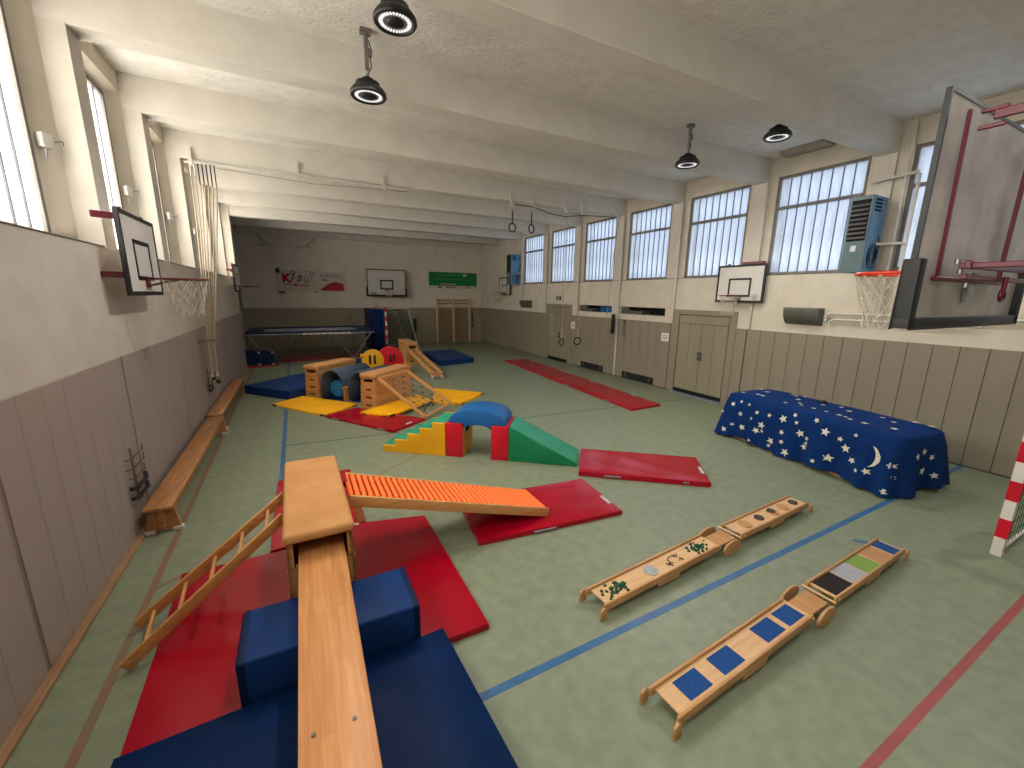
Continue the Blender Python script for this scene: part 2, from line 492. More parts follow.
# wainscot planks right
PW = 0.31
D1 = (12.55, 14.42); D2 = (6.06, 7.88)
def plank_mesh(w, h, mat, t=0.02, g=0.0035):
    return B().box(0, t, g, w - g, 0, h).mesh('plank', mat, 0.003, 1)
_pc = {}
def planks_x(par, x, y0, y1, mat, key, z0=0.0, z1=WAIN, w=PW, sgn=-1):
    n = max(1, round((y1 - y0) / w)); ww = (y1 - y0) / n
    for i in range(n):
        kk = (key, round(ww, 3), round(z1 - z0, 3))
        if kk not in _pc:
            _pc[kk] = plank_mesh(ww, z1 - z0, mat, g=0.0035 if key == 'r' else 0.0012)
        o = inst('plank', _pc[kk], par, (x - (0.02 if sgn < 0 else 0), y0 + i * ww, z0))
segs = [(YN, 5.78), (5.80, D2[0]), (D2[1], 7.93), (7.95, VENTS[1][0]), (VENTS[1][0], VENTS[1][1], 0.22), (VENTS[1][1], 10.06), (10.09, VENTS[0][0]), (VENTS[0][0], VENTS[0][1], 0.22), (VENTS[0][1], D1[0]), (D1[1], 16.5), (16.52, YB)]
for s_ in segs:
    planks_x(wo, XR, s_[0], s_[1], M['wain_r'], 'r', z0=(s_[2] if len(s_) > 2 else 0.0))
B().box(XR - 0.003, XR + 0.001, YN, D2[0], 0, WAIN).build('groove_backing', M['groove'], wo)
B().box(XR - 0.003, XR + 0.001, D2[1], D1[0], 0, WAIN).build('groove_backing', M['groove'], wo)
B().box(XR - 0.003, XR + 0.001, D1[1], YB, 0, WAIN).build('groove_backing', M['groove'], wo)
for a, b_ in VENTS:
    v = B(); v.mi(0).box(XR - 0.012, XR - 0.003, a, b_, 0.02, 0.21)
    for q in range(2):
        v.mi(1).box(XR - 0.02, XR - 0.012, a + 0.1 + q * (b_ - a - 0.28), a + 0.18 + q * (b_ - a - 0.28), 0.05, 0.19)
    v.mi(1)
    for q in range(4):
        v.box(XR - 0.016, XR - 0.012, a + 0.05, b_ - 0.05, 0.05 + q * 0.04, 0.058 + q * 0.04)
    v.build('floor_vent', [M['void'], M['frame_dark']], wo, label='black vent opening at the foot of the wall')
# baseboard right
bb = B()
for a, b_ in ((YN, D2[0]), (D2[1], D1[0]), (D1[1], YB)):
    bb.box(XR - 0.03, XR - 0.02, a, b_, 0, 0.02)
struct(bb.build('baseboard_right', M['frame_dark']), 'thin dark strip at the foot of the right wall', 'baseboard')

# doors in right wall ----------------------------------------------------
def door(n, d, inner, label, handle_z, leaves, ztop, vent):
    r = new_obj('door_%d' % n, None); r.location = (XR, inner[0], 0)
    struct(r, label, 'door')
    y0 = inner[0]
    f = B()
    f.box(-0.03, 0.0, d[0] - y0, 0.0, 0, 2.2)
    f.box(-0.03, 0.0, inner[1] - y0, d[1] - y0, 0, 2.2)
    f.box(-0.03, 0.0, 0.0, inner[1] - y0, 2.08, 2.2)
    f.build('door_frame', M['wain_r'], r)
    B().box(-0.004, 0.0, 0, inner[1] - y0, 0, 2.08).build('door_recess', M['groove'], r)
    W_ = (inner[1] - y0)
    B().box(-0.022, -0.004, 0.02, W_ - 0.02, 1.86, 2.06).build('top_panel', M['door'], r, 0.003, 1)
    lw = (W_ - 0.04) / leaves
    for i in range(leaves):
        a = 0.02 + i * lw
        lf = B().box(-0.012, -0.004, a + 0.004, a + lw - 0.004, vent, 1.85).build('leaf', M['door'], r)
        npl = 2 if leaves == 2 else 3
        pw = (lw - 0.008) / npl
        for j in range(npl):
            B().box(-0.024, -0.012, a + 0.004 + j * pw + 0.004, a + 0.004 + (j + 1) * pw - 0.004, vent, 1.85).build('plank', M['door'], lf, 0.003, 1)
    ym = W_ / 2 if leaves == 2 else W_ * 0.42
    h = B().box(-0.032, -0.024, ym - 0.07, ym + 0.07, handle_z - 0.11, handle_z + 0.11)
    h.mi(1).tube([(-0.03, ym + 0.02, handle_z), (-0.075, ym + 0.02, handle_z), (-0.075, ym - 0.06, handle_z)], 0.011, 8)
    h.build('door_handle', [M['frame_dark'], M['steel']], r)
    B().box(-0.01, -0.003, 0.02, W_ - 0.02, 0.0, vent - 0.01).build('bottom_gap', M['void'], r, label='dark gap under the door')
    return r
d1 = door(1, D1, (12.72, 14.12), 'single taupe wooden door left of the low hanging rings', 1.02, 1, 2.07, 0.13)
d2 = door(2, D2, (6.22, 7.68), 'double taupe plank door behind the wall basket', 1.05, 2, 2.06, 0.12)
B().box(-0.16, 0.0, 0.0, 1.46, 0.002, 0.016).build('threshold', M['sill_blue'], d2, label='pale metal threshold strip')

# windows right ----------------------------------------------------------
def window(n, x, y0, y1, z0, z1, ztr, side, nst, pane, label, inset=0.03):
    """side +1: right wall (outside is +x); -1 left wall"""
    r = new_obj('window_%d' % n, None); r.location = (x, y0, z0)
    struct(r, label, 'window')
    w, h = y1 - y0, z1 - z0
    s_ = side
    def bx(b, a0, a1, y_0, y_1, z_0, z_1):
        xa, xb = sorted((a0 * s_, a1 * s_)); b.box(xa, xb, y_0, y_1, z_0, z_1)
    f = B(); t = 0.055
    bx(f, 0, 0.07, 0, t, 0, h); bx(f, 0, 0.07, w - t, w, 0, h)
    bx(f, 0, 0.07, t, w - t, 0, t); bx(f, 0, 0.07, t, w - t, h - t, h)
    zt = ztr - z0
    spans = ((t, zt - 0.03), (zt + 0.03, h - t)) if ztr < z1 else ((t, h - t),)
    if ztr < z1:
        bx(f, -0.01, 0.06, t, w - t, zt - 0.03, zt + 0.03)
    f.build('window_frame', M['frame'], r, 0.004, 1)
    sl = B(); bx(sl, -0.085 if side > 0 else -0.32, 0.0, -0.15 if side < 0 else 0.0, w + (0.15 if side < 0 else 0.0), 0.0, 0.014)
    sl.build('window_sill', M['frame'], r, 0.003, 1)
    pw = (w - 2 * t) / nst
    key = (n > 20, side, round(w, 3), round(h, 3))
    for zz0, zz1 in spans:
        kk = ('pane', side, round(pw, 4), round(zz1 - zz0, 4))
        if kk not in _pc:
            b = B(); g = 0.006; H_ = zz1 - zz0
            pts = [(0.03, g), (0.036, pw * 0.3), (0.036, pw * 0.7), (0.03, pw - g)]
            vs = []; 
            for px, py in pts:
                vs.append((px * s_, py, 0)); vs.append((px * s_, py, H_))
            b.add(vs, [(0, 2, 3, 1), (2, 4, 5, 3), (4, 6, 7, 5)], True)
            _pc[kk] = b.mesh('pane', pane)
            b = B(); bw_ = 0.006 if side > 0 else 0.009
            bx(b, 0.015, 0.05, -bw_, bw_, 0, H_)
            _pc[kk + (1,)] = b.mesh('glazing_bar', M['bar'])
        for i in range(nst):
            inst('pane', _pc[kk], r, (0, t + i * pw, zz0))
            if i:
                inst('glazing_bar', _pc[kk + (1,)], r, (0, t + i * pw, zz0))
    return r
wl = {-2: 'unseen window added rearmost on the right wall for daylight', -1: 'unseen right wall window beside the camera, added for daylight',
      0: 'right wall window between the heater and the large backboard', 1: 'right wall window directly left of the teal heater',
      2: 'right wall window above left of the wall basket', 3: 'fourth right wall window, left of the ceiling lamp pair',
      4: 'right wall window beside the rope pipe', 5: 'right wall window above the single door', 6: 'farthest right wall window beside the blue far heater'}
wn = 1
for k in range(-2, 7):  # first two windows are unseen, put in for more daylight
    y0, y1 = bay_y(k, 1)
    window(wn, RXR + 0.02, y0, y1, ZS_R, ZT_R, 4.33, 1, 8, M['pane_r'], wl[k]); wn += 1
B().box(XR - 0.003, XR + 0.14, YN, 16.53, ZS_R - 0.012, ZS_R + 0.004).build('sill_strip', M['frame'], wo, label='narrow grey sill strip')

# left wall ---------------------------------------------------------------
wlb = B()
YR = 16.85       # last part of the wall steps back
XL2 = -2.02
wlb.box(XL - 0.5, XL, YN, YR, -0.02, ZS_L)
wlb.box(XL - 0.9, XL2, YR, YB, -0.02, ZC)
wlb.box(XL2, XL2 + 0.0001 + 0.0, YR, YR, 0, 0) if False else None
def splay(b, y0, y1, ya, yb):
    """wall above sill between bay limits ya..yb with opening y0..y1 splayed toward the room"""
    xo, xi = RXL - 0.13, RXL
    z0, z1 = ZS_L, ZT_L
    # far splay (faces -y and room)
    b.add([(xo, y1, z0), (xi, yb, z0), (xi, yb, z1 + 0.09), (xo, y1, z1)], [(0, 1, 2, 3)])
    b.add([(xo, y0, z0), (xi, ya, z0), (xi, ya, z1 + 0.09), (xo, y0, z1)], [(3, 2, 1, 0)])
    b.add([(xo, y0, z1), (xo, y1, z1), (xi, yb, z1 + 0.09), (xi, ya, z1 + 0.09)], [(0, 1, 2, 3)])
    b.add([(xi, ya, z1 + 0.09), (xi, yb, z1 + 0.09), (xi, yb, ZC), (xi, ya, ZC)], [(0, 1, 2, 3)])
    # shell behind
    b.box(xo - 0.3, xo, y1, yb + 0.30, z0, ZC); b.box(xo - 0.3, xo, y0, y1, z1, ZC)
    b.box(xo - 0.3, xo, ya - 0.05, y0, z0, ZC)
wlu = B()
for k in range(-3, 7):
    y0, y1 = bay_y(k, -1)
    splay(wlu, y0, y1, P0 + DP * (k - 1) + 0.30, P0 + DP * k)
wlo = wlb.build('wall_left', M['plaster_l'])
wlu.build('window_bay_wall', M['plaster'], wlo, label='recessed wall round the windows in the undarkened cream')  # keeps the undarkened cream so the bays look lit by their windows
struct(wlo, 'cream left wall with deep window bays above a taupe dado', 'wall')
pl = B().box(RXL - 0.3, XL + 0.001, 0.002, 0.298, ZS_L - 0.01, ZC + 0.01).mesh('pilaster', M['plaster_white'])
for k in range(-3, 7):
    inst('pilaster', pl, wlo, (0, P0 + DP * k, 0))
lsegs = [(YN, 1.05), (1.12, 3.355), (3.40, 5.53), (5.58, 7.80), (7.86, 10.0), (10.06, 12.2), (12.26, 14.4), (14.46, YR)]
for a, b_ in lsegs:
    planks_x(wlo, XL, a, b_, M['wain_l'], 'l', sgn=-1 if False else 1)
B().box(XL - 0.001, XL + 0.004, YN, YR, 0, WAIN - 0.005).build('groove_backing', M['seam'], wlo)
_s = 0
for a, b_ in zip(lsegs[:-1], lsegs[1:]):
    B().box(XL + 0.004, XL + 0.012, a[1], b_[0], 0, WAIN - 0.01).build('seam_batten', M['seam'], wlo, label='brown seam between panel fields')
planks_x(wlo, XL2, YR, YB, M['wain_l'], 'l', sgn=1)
planks = B()
bl = B().box(XL, XL + 0.075, YN, YR, 0, 0.035)
struct(bl.build('baseboard_left', M['skirt'], None, 0.005, 1), 'wide wooden skirting along the foot of the left wall', 'baseboard')
names = ['unseen left wall window added farthest behind the camera', 'unseen left wall window added behind the camera', 'left wall window nearest, cut off by the picture edge',
         'tall left wall window cut by the top left corner', 'left wall window with the tilted sash above the left basket', 'left wall window just beyond the left backboard',
         'left wall window behind the bundle of ropes', 'narrow glimpse of left wall window past the ropes', 'farthest left wall window']
for i, k in enumerate(range(-2, 7)):  # first two are unseen windows added to let in daylight
    y0, y1 = bay_y(k, -1)
    wo_ = window(wn, RXL - 0.11, y0, y1, ZS_L, ZT_L, 9.0, -1, 6, M['pane_l'], names[i])
    if k == 1:
        sf = B(); yy1 = 0.72
        for q in ((0.05, 0.10, 1.36, 1.95), (yy1 - 0.06, yy1, 1.36, 1.95), (0.05, yy1, 1.30, 1.37), (0.05, yy1, 1.90, 1.96)):
            sf.box(-0.02, 0.035, q[0], q[1], q[2], q[3])
        sf.build('tilt_sash', M['frame_dark'], wo_, 0.004, 1, label='dark framed tilt sash')
    wn += 1

# back wall, near wall -----------------------------------------------------
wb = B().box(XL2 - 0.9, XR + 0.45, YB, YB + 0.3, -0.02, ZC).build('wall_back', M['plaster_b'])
struct(wb, 'cream end wall with banners above a taupe dado', 'wall')
n = 36; ww = (XR - XL2) / n
pm = B().box(0.004, ww - 0.004, -0.02, 0, 0, WAIN).mesh('plank', M['wain_b'], 0.003, 1)
for i in range(n):
    inst('plank', pm, wb, (XL2 + i * ww, YB, 0))
B().box(XL2, XR, YB - 0.003, YB + 0.001, 0, WAIN).build('groove_backing', M['groove'], wb)
wf = B().box(XL2 - 0.9, XR + 0.45, YN - 0.3, YN, -0.02, ZC).build('wall_front', M['plaster'])
struct(wf, 'plain cream wall behind the camera', 'wall')
# alcove side face where the left wall steps back
B().box(XL2 - 0.1, XL, YR - 0.35, YR, -0.02, ZC).build('wall_return', M['plaster'], wlo)
B().box(XL2, XL + 0.02, YR, YR + 0.02, 0, WAIN).build('plank', M['wain_l'], wlo)

# ================================================================== FOREGROUND GROUP
def corners_mid(cs):
    return sum(c[0] for c in cs) / len(cs), sum(c[1] for c in cs) / len(cs)

def quad_mat(name, label, cs, z0, h, mat, group=None, bevel=0.02, cat='mat', tabs=(), wrinkle=0.0, seam=True, corners_mat=None):
    """a mat from four floor corners (counter-clockwise)"""
    cx, cy = corners_mid(cs)
    t = thing(name, label, cat, (cx, cy, z0), 0, group)
    L = [Vector((c[0] - cx, c[1] - cy, 0)) for c in cs]
    N = 14
    b = B()
    def P(u, v):
        return (L[0] * (1 - u) * (1 - v) + L[1] * u * (1 - v) + L[2] * u * v + L[3] * (1 - u) * v)
    rnd = random.Random(hash(label) % 1000 if False else len(label) * 7 + int(cx * 10))
    waves = [(rnd.uniform(2, 6), rnd.uniform(2, 6), rnd.uniform(0, 6), rnd.uniform(0.4, 1)) for _ in range(5)]
    vs = []; fs = []
    for i in range(N + 1):
        for j in range(N + 1):
            u, v = i / N, j / N
            p = P(u, v)
            edge = min(u, 1 - u, v, 1 - v)
            e = 1 - max(0, 1 - edge * 12) ** 2
            zz = h - 0.12 * h * (1 - e) + wrinkle * sum(a[3] * math.sin(a[0] * u * 3 + a[1] * v * 3 + a[2]) for a in waves) * min(1, edge * 6)
            vs.append((p.x, p.y, zz))
    for i in range(N):
        for j in range(N):
            a = i * (N + 1) + j
            fs.append((a, a + N + 1, a + N + 2, a + 1))
    b.add(vs, fs, True)
    ring = [i * (N + 1) for i in range(N + 1)] + [N * (N + 1) + j for j in range(1, N + 1)] + [i * (N + 1) + N for i in range(N - 1, -1, -1)] + [j for j in range(N - 1, 0, -1)]
    m_ = len(ring)
    low = []; mid = []
    for r_ in ring:
        x, y, z = vs[r_]
        d = Vector((x, y, 0)); o = d.normalized() * 0.008
        mid.append((x + o.x, y + o.y, h * 0.5)); low.append((x, y, 0.0))
    base_v = [vs[r_] for r_ in ring] + mid + low
    f2 = []
    for i in range(m_):
        j = (i + 1) % m_
        f2.append((i, j, m_ + j, m_ + i)); f2.append((m_ + i, m_ + j, 2 * m_ + j, 2 * m_ + i))
    f2.append(list(range(2 * m_, 3 * m_))[::-1])
    b.add(base_v, f2, True)
    body = b.build('cover', mat, t)
    bm = bmesh.new(); bm.from_mesh(body.data); bmesh.ops.remove_doubles(bm, verts=bm.verts, dist=1e-4)
    bmesh.ops.recalc_face_normals(bm, faces=bm.faces); bm.to_mesh(body.data); bm.free()
    body.data.set_sharp_from_angle(angle=0.6)
    for (side, s0, s1, kind) in tabs:
        a, c = L[side], L[(side + 1) % 4]
        p0, p1 = a.lerp(c, s0), a.lerp(c, s1)
        nrm = Vector((c.y - a.y, -(c.x - a.x), 0)).normalized()
        if kind == 'top':
            q = -nrm * 0.06
            tb = B().hexa([(p0.x + q.x * 0.3, p0.y + q.y * 0.3, h - 0.012), (p1.x + q.x * 0.3, p1.y + q.y * 0.3, h - 0.012), (p1.x + q.x, p1.y + q.y, h - 0.01), (p0.x + q.x, p0.y + q.y, h - 0.01),
                           (p0.x + q.x * 0.3, p0.y + q.y * 0.3, h + 0.002), (p1.x + q.x * 0.3, p1.y + q.y * 0.3, h + 0.002), (p1.x + q.x, p1.y + q.y, h + 0.004), (p0.x + q.x, p0.y + q.y, h + 0.004)])
            tb.build('label_patch', M['label'], t, label='white sewn label')
        else:
            o1, o2 = nrm * 0.005, nrm * 0.014
            tb = B().beam((p0.x + o2.x, p0.y + o2.y, h * 0.5), (p1.x + o2.x, p1.y + o2.y, h * 0.5), 0.014, h * 0.3)
            tb.build('handle_strap', M['strap_grey'] if kind == 'side' else M['blue_dark'], t, 0.003, 1, label='carrying strap')
    if corners_mat:
        for ci in range(4):
            c = L[ci]; nx = (L[(ci + 1) % 4] - c).normalized(); py = (L[ci - 1] - c).normalized()
            out = -(nx + py).normalized() * 0.006
            s_ = 0.16
            q = [c + out, c + out + nx * s_, c + out + nx * s_ + py * 0.02, c + out + py * s_ + nx * 0.02, c + out + py * s_]
            B().prism([(p.x, p.y, 0.002) for p in q], (0, 0, h * 0.8)).build('corner_guard', corners_mat, t, label='black velcro corner')
    return t

quad_mat('gym_mat', 'red mat on the floor under the lower end of the orange roller slide',
         [(1.441, 3.441), (3.183, 3.273), (3.284, 4.178), (1.545, 4.36)], 0, 0.06, M['red'], 'red gym mats in the near half', tabs=((0, 0.35, 0.5, 'side'), (1, 0.2, 0.42, 'top')), wrinkle=0.0015)
quad_mat('gym_mat', 'red mat at the foot of the green wedge ramp',
         [(3.365, 4.354), (4.756, 3.284), (5.33, 3.99), (3.942, 5.065)], 0, 0.08, M['red'], 'red gym mats in the near half', tabs=((0, 0.2, 0.33, 'side'), (1, 0.3, 0.55, 'top'), (0, 0.8, 0.84, 'side')), wrinkle=0.003)
quad_mat('gym_mat', 'red mat right of the foreground vaulting box, corner toward the middle of the hall',
         [(0.10, 2.44), (1.095, 2.43), (1.085, 4.18), (0.14, 4.40)], 0, 0.06, M['red'], 'red gym mats in the near half', tabs=((2, 0.72, 0.86, 'top'),), wrinkle=0.001)
quad_mat('gym_mat', 'large shiny red mat left of the foreground vaulting box under the ladder',
         [(-1.045, 2.38), (0.05, 2.43), (0.05, 4.14), (-1.10, 4.15)], 0, 0.062, M['red'], 'red gym mats in the near half', wrinkle=0.004)
quad_mat('gym_mat', 'red mat peeking out behind the foreground vaulting box',
         [(-0.43, 4.2), (0.474, 4.37), (0.483, 5.9), (-0.42, 5.9)], 0, 0.05, M['red'], 'red gym mats in the near half')
# crash mat (front)
quad_mat('crash_mat', 'dark blue thick crash mat at the bottom of the picture',
         [(-0.98, 0.35), (0.86, 0.30), (0.732, 2.416), (-1.02, 2.356)], 0, 0.20, M['blue'], None, wrinkle=0.007)
# foam cuboid in front of the box
def foam_block(name, label, c, size, rz, mat, group=None, cat='foam block', piping=None):
    t = thing(name, label, cat, c, rz, group)
    sx, sy, sz = size
    B().box(-sx / 2, sx / 2, -sy / 2, sy / 2, 0, sz).build('cover', mat, t, 0.018, 3)
    if piping:
        B().box(-sx / 2 - 0.003, -sx / 2 + 0.05, -sy / 2 - 0.003, sy / 2 + 0.003, 0.01, sz + 0.003).build('end_panel', piping, t, 0.018, 3)
        B().box(sx / 2 - 0.05, sx / 2 + 0.003, -sy / 2 - 0.003, sy / 2 + 0.003, 0.01, sz + 0.003).build('end_panel', piping, t, 0.018, 3)
    return t
foam_block('foam_block', 'blue foam cuboid lying across under the wide plank', (0.045, 2.652, 0.064), (1.06, 0.46, 0.36), 0.0, M['blue_mid'], None, piping=M['blue_dark'])

# vaulting boxes ---------------------------------------------------------------
def vaulting_box(label, loc, rz, L_, W_, H_, nseg, slot=False, group='wooden vaulting boxes', taper=0.03, longslot=False):
    """long axis = local y"""
    t = thing('vaulting_box', label, 'vaulting box', loc, rz, group)
    pad = 0.075 if slot else 0.10
    hb = H_ - pad
    sh = hb / nseg
    for i in range(nseg):
        z0, z1 = i * sh, (i + 1) * sh - (0.007 if i < nseg - 1 else 0.0)
        def hw(z): return W_ / 2 - 0.02 + taper * (1 - z / hb)
        def hl(z): return L_ / 2 - 0.03 + taper * 0.6 * (1 - z / hb)
        th = 0.022
        b = B()
        cut = 0.0
        top_open = slot and i == nseg - 1
        # long sides
        for s_ in (-1, 1):
            x0, x1 = s_ * hw(z0), s_ * hw(z1)
            b.hexa([(x0, -hl(z0), z0), (x0 - s_ * th, -hl(z0), z0), (x0 - s_ * th, hl(z0), z0), (x0, hl(z0), z0),
                    (x1, -hl(z1), z1), (x1 - s_ * th, -hl(z1), z1), (x1 - s_ * th, hl(z1), z1), (x1, hl(z1), z1)])
        # ends with a hand slot
        for s_ in (-1, 1):
            y0, y1 = s_ * hl(z0), s_ * hl(z1)
            w0, w1 = hw(z0), hw(z1)
            zc0, zc1 = z0 + sh * 0.42, z0 + sh * 0.66
            gap = 0.16 if not (i == nseg - 1 and not slot) else 0.25
            gx = gap / 2
            if i == nseg - 1:
                zc0, zc1 = z0 + sh * 0.50, z0 + sh * 0.88
                gx = W_ / 2 - 0.09
            if top_open and s_ < 0:
                zc0, zc1 = z0 + sh * 0.0, z1
                gx = W_ / 2 - 0.055
            def panel(xa, xb, za, zb):
                ya = s_ * hl(za); yb = s_ * hl(zb)
                if zb - za < 0.002: return
                b.hexa([(xa, ya, za), (xb, ya, za), (xb, ya - s_ * th, za), (xa, ya - s_ * th, za),
                        (xa, yb, zb), (xb, yb, zb), (xb, yb - s_ * th, zb), (xa, yb - s_ * th, zb)])
            panel(-w0 + 0.003, -gx, z0, z1); panel(gx, w0 - 0.003, z0, z1)
            panel(-gx, gx, z0, zc0); panel(-gx, gx, zc1, z1)
            # corner post marks (notches of the stacking lugs)
        o = b.build('box_section', M['box_wood_g'] if False else M['box_wood'], t, 0.0, 1)
        for s_ in (-1, 1):
            for q in (-1, 1):
                yy = s_ * (hl(z0) + 0.004)
                B().box(q * (W_ / 2 - 0.075) - 0.012, q * (W_ / 2 - 0.075) + 0.012, yy - 0.003, yy + 0.003, max(z0 - 0.05, 0.01), z0 + 0.03).build('stacking_lug', M['walk_edge'], o)
    B().box(-W_ / 2 + 0.045, W_ / 2 - 0.045, -L_ / 2 + 0.06, L_ / 2 - 0.06, 0.01, hb - sh - 0.02 if slot else hb - 0.02).build('dark_inside', M['void'], t) if False else None
    p = B().box(-W_ / 2, W_ / 2, -L_ / 2, L_ / 2, hb, H_).build('padded_top', M['leather'], t, 0.03, 4, label='tan padded top')
    return t
vaulting_box('wooden vaulting box with tan padded top in the foreground, plank and ladder hooked in', (0.0, 3.57, 0.0625), 0.012, 1.42, 0.455, 0.84, 4, slot=True, group=None, taper=0.03)
vaulting_box('vaulting box with a climbing net frame leaning on its right side', (1.735, 9.62, 0.0), math.radians(-46.5), 1.42, 0.42, 0.80, 4, group=None)
vaulting_box('vaulting box left of the grey foam tunnels by the blue mat', (0.66, 11.28, 0.0), math.radians(-47), 1.36, 0.44, 0.79, 4, group=None)
vaulting_box('small vaulting box at the back with a slatted bench slanting down from it', (3.58, 15.35, 0.0), math.radians(-1), 1.45, 0.44, 0.80, 3, group=None)

# wide plank (bench) running from the box toward the camera
t = thing('balance_bench', 'long pale wooden plank bench running from the vaulting box to the bottom edge', 'bench', (0.0, 1.5, 0.72), 0)
B().hexa([(-0.155, -1.9, 0.045), (0.118, -1.9, 0.045), (0.165, 1.68, -0.045), (-0.135, 1.68, -0.045),
          (-0.155, -1.9, 0.08), (0.118, -1.9, 0.08), (0.165, 1.68, -0.01), (-0.135, 1.68, -0.01)]).build('seat_board', M['plank'], t, 0.006, 2)
B().beam((0.0, -1.85, 0.0), (0.012, 1.60, -0.09), 0.06, 0.09).build('lower_rail', M['beech_y'], t, 0.004, 1)
for q in ((-0.088, 0.024), (0.069, 0.022)):
    zz = 0.035 - 0.0251 * q[1] + 0.0013
    B().cyl((q[0], q[1], zz - 0.006), (q[0], q[1], zz + 0.0015), 0.009, 12).build('bolt', M['horn'], t)
B().box(-0.10, 0.10, -1.75, -1.70, -0.72, 0.04).build('leg', M['beech_z'], t, 0.004, 1)

# ladder on the left of the box
t = thing('wooden_ladder', 'short wooden ladder leaning from the floor to the left side of the foreground box', 'ladder', (-1.25, 3.43, 0.0), 0)
def lad(s, w):     # s along 0..1, w across 0..1 -> local
    a = Vector((-1.225, 3.175, 0.045)).lerp(Vector((-0.235, 3.56, 0.705)), s)
    b_ = Vector((-1.265, 3.59, 0.045)).lerp(Vector((-0.235, 3.97, 0.705)), s)
    return a.lerp(b_, w) - Vector((-1.25, 3.43, 0.0))
for w in (0, 1):
    B().beam(lad(0, w), lad(1, w), 0.028, 0.085).build('side_rail', M['beech'], t, 0.006, 2)
for i in range(5):
    s_ = 0.10 + i * 0.19
    B().cyl(lad(s_, 0.02), lad(s_, 0.98), 0.014, 10).build('rung', M['beech_y'], t)
for w in (0, 1):
    a = lad(1, w)
    B().tube([a + Vector((-0.03, 0, 0)), a + Vector((0.02, 0, 0.02)), a + Vector((0.035, 0, 0.0)), a + Vector((0.035, 0, -0.06))], 0.010, 8).build('hook', M['steel'], t)

# orange roller slide on the right
t = thing('roller_slide', 'orange roller slide with beech side rails running down from the box to a red mat', 'slide', (1.3, 3.8, 0.0), 0)
A0, A1 = Vector((0.255, 3.515, 0.795)), Vector((0.255, 4.03, 0.795))
E0, E1 = Vector((2.335, 3.555, 0.145)), Vector((2.32, 4.055, 0.145))
O = Vector((1.3, 3.8, 0))
for p, q in ((A0, E0), (A1, E1)):
    d = (q - p).normalized()
    up = Vector((0, 0, 1))
    B().beam(p - O - Vector((0, 0, 0.045)), q - O - Vector((0, 0, 0.045)), 0.032, 0.10).build('side_rail', M['beech'], t, 0.006, 2)
rl = B().cyl((0, 0.02, 0), (0, 0.485, 0), 0.021, 12).mesh('roller', M['orange'])
nr = 37
for i in range(nr):
    s_ = (i + 0.5) / nr
    p = A0.lerp(E0, s_) - O
    inst('roller', rl, t, (p.x, p.y, p.z - 0.012))
bw = [A0 - O + Vector((0.02, 0.02, -0.045)), E0 - O + Vector((-0.02, 0.02, -0.045)), E1 - O + Vector((-0.02, -0.02, -0.045)), A1 - O + Vector((0.02, -0.02, -0.045))]
B().hexa(bw and [tuple(v) for v in bw] + [tuple(v + Vector((0, 0, 0.008))) for v in bw]).build('gap_shade_sheet', M['orange_dark'], t, label='dark orange sheet painting the shade between the rollers')  # dark sheet standing in for the shade between the rollers
for s_ in (0.05, 0.5, 0.97):
    p = A0.lerp(E0, s_) - O; q = A1.lerp(E1, s_) - O
    B().beam(p - Vector((0, 0, 0.075)), q - Vector((0, 0, 0.075)), 0.04, 0.03).build('cross_brace', M['beech_y'], t)
hk = B().beam(A0 - O + Vector((0.05, 0.005, -0.06)), A0 - O + Vector((0.09, 0.005, -0.27)), 0.03, 0.06, up=(1, 0, 0))
hk.build('support_leg', M['beech'], t, 0.004, 1)
hk = B().beam(A1 - O + Vector((0.05, -0.005, -0.06)), A1 - O + Vector((0.09, -0.005, -0.27)), 0.03, 0.06, up=(1, 0, 0))
hk.build('support_leg', M['beech'], t, 0.004, 1)
B().box(A0.x - O.x - 0.03, A0.x - O.x + 0.03, A0.y - O.y + 0.3, A1.y - O.y + 0.05, 0.74, 0.80).build('red_strap', M['red'], t, 0.01, 1, label='red webbing strap')

# ================================================================== benches left
def gym_bench(label, x, y0, y1, group):
    t = thing('gym_bench', label, 'bench', (x, (y0 + y1) / 2, 0), 0, group)
    l = (y1 - y0) / 2
    B().box(-0.125, 0.125, -l, l, 0.285, 0.32).build('seat_board', M['bench'], t, 0.008, 2)
    B().box(-0.03, 0.03, -l + 0.05, l - 0.05, 0.07, 0.285).build('lower_rail', M['bench'], t, 0.004, 1)
    for s_ in (-1, 1):
        B().hexa([(-0.15, s_ * l * 0.94 - 0.02, 0.03), (0.15, s_ * l * 0.94 - 0.02, 0.03), (0.15, s_ * l * 0.94 + 0.02, 0.03), (-0.15, s_ * l * 0.94 + 0.02, 0.03),
                  (-0.11, s_ * l * 0.94 - 0.02, 0.285), (0.11, s_ * l * 0.94 - 0.02, 0.285), (0.11, s_ * l * 0.94 + 0.02, 0.285), (-0.11, s_ * l * 0.94 + 0.02, 0.285)]).build('leg', M['bench'], t, 0.004, 1)
        for q in (-1, 1):
            B().box(q * 0.12 - 0.045, q * 0.12 + 0.045, s_ * l * 0.94 - 0.03, s_ * l * 0.94 + 0.03, 0, 0.045).build('foot_pad', M['rubber'], t, 0.006, 1, label='white rubber foot')
    for i in range(6):
        yy = -l * 0.7 + i * l * 0.28
        B().cyl((random.uniform(-0.05, 0.05), yy, 0.31), (random.uniform(-0.05, 0.05), yy, 0.3215), 0.012, 10).build('bolt', M['steel'], t)
    return t
gym_bench('long wooden gym bench along the left wall, nearer one', -1.445, 5.05, 8.63, 'wooden gym benches along the left wall')
gym_bench('long wooden gym bench along the left wall, farther one', -1.49, 8.78, 12.4, 'wooden gym benches along the left wall')
B_r = thing('skirting_stub', 'x', 'x') if False else None

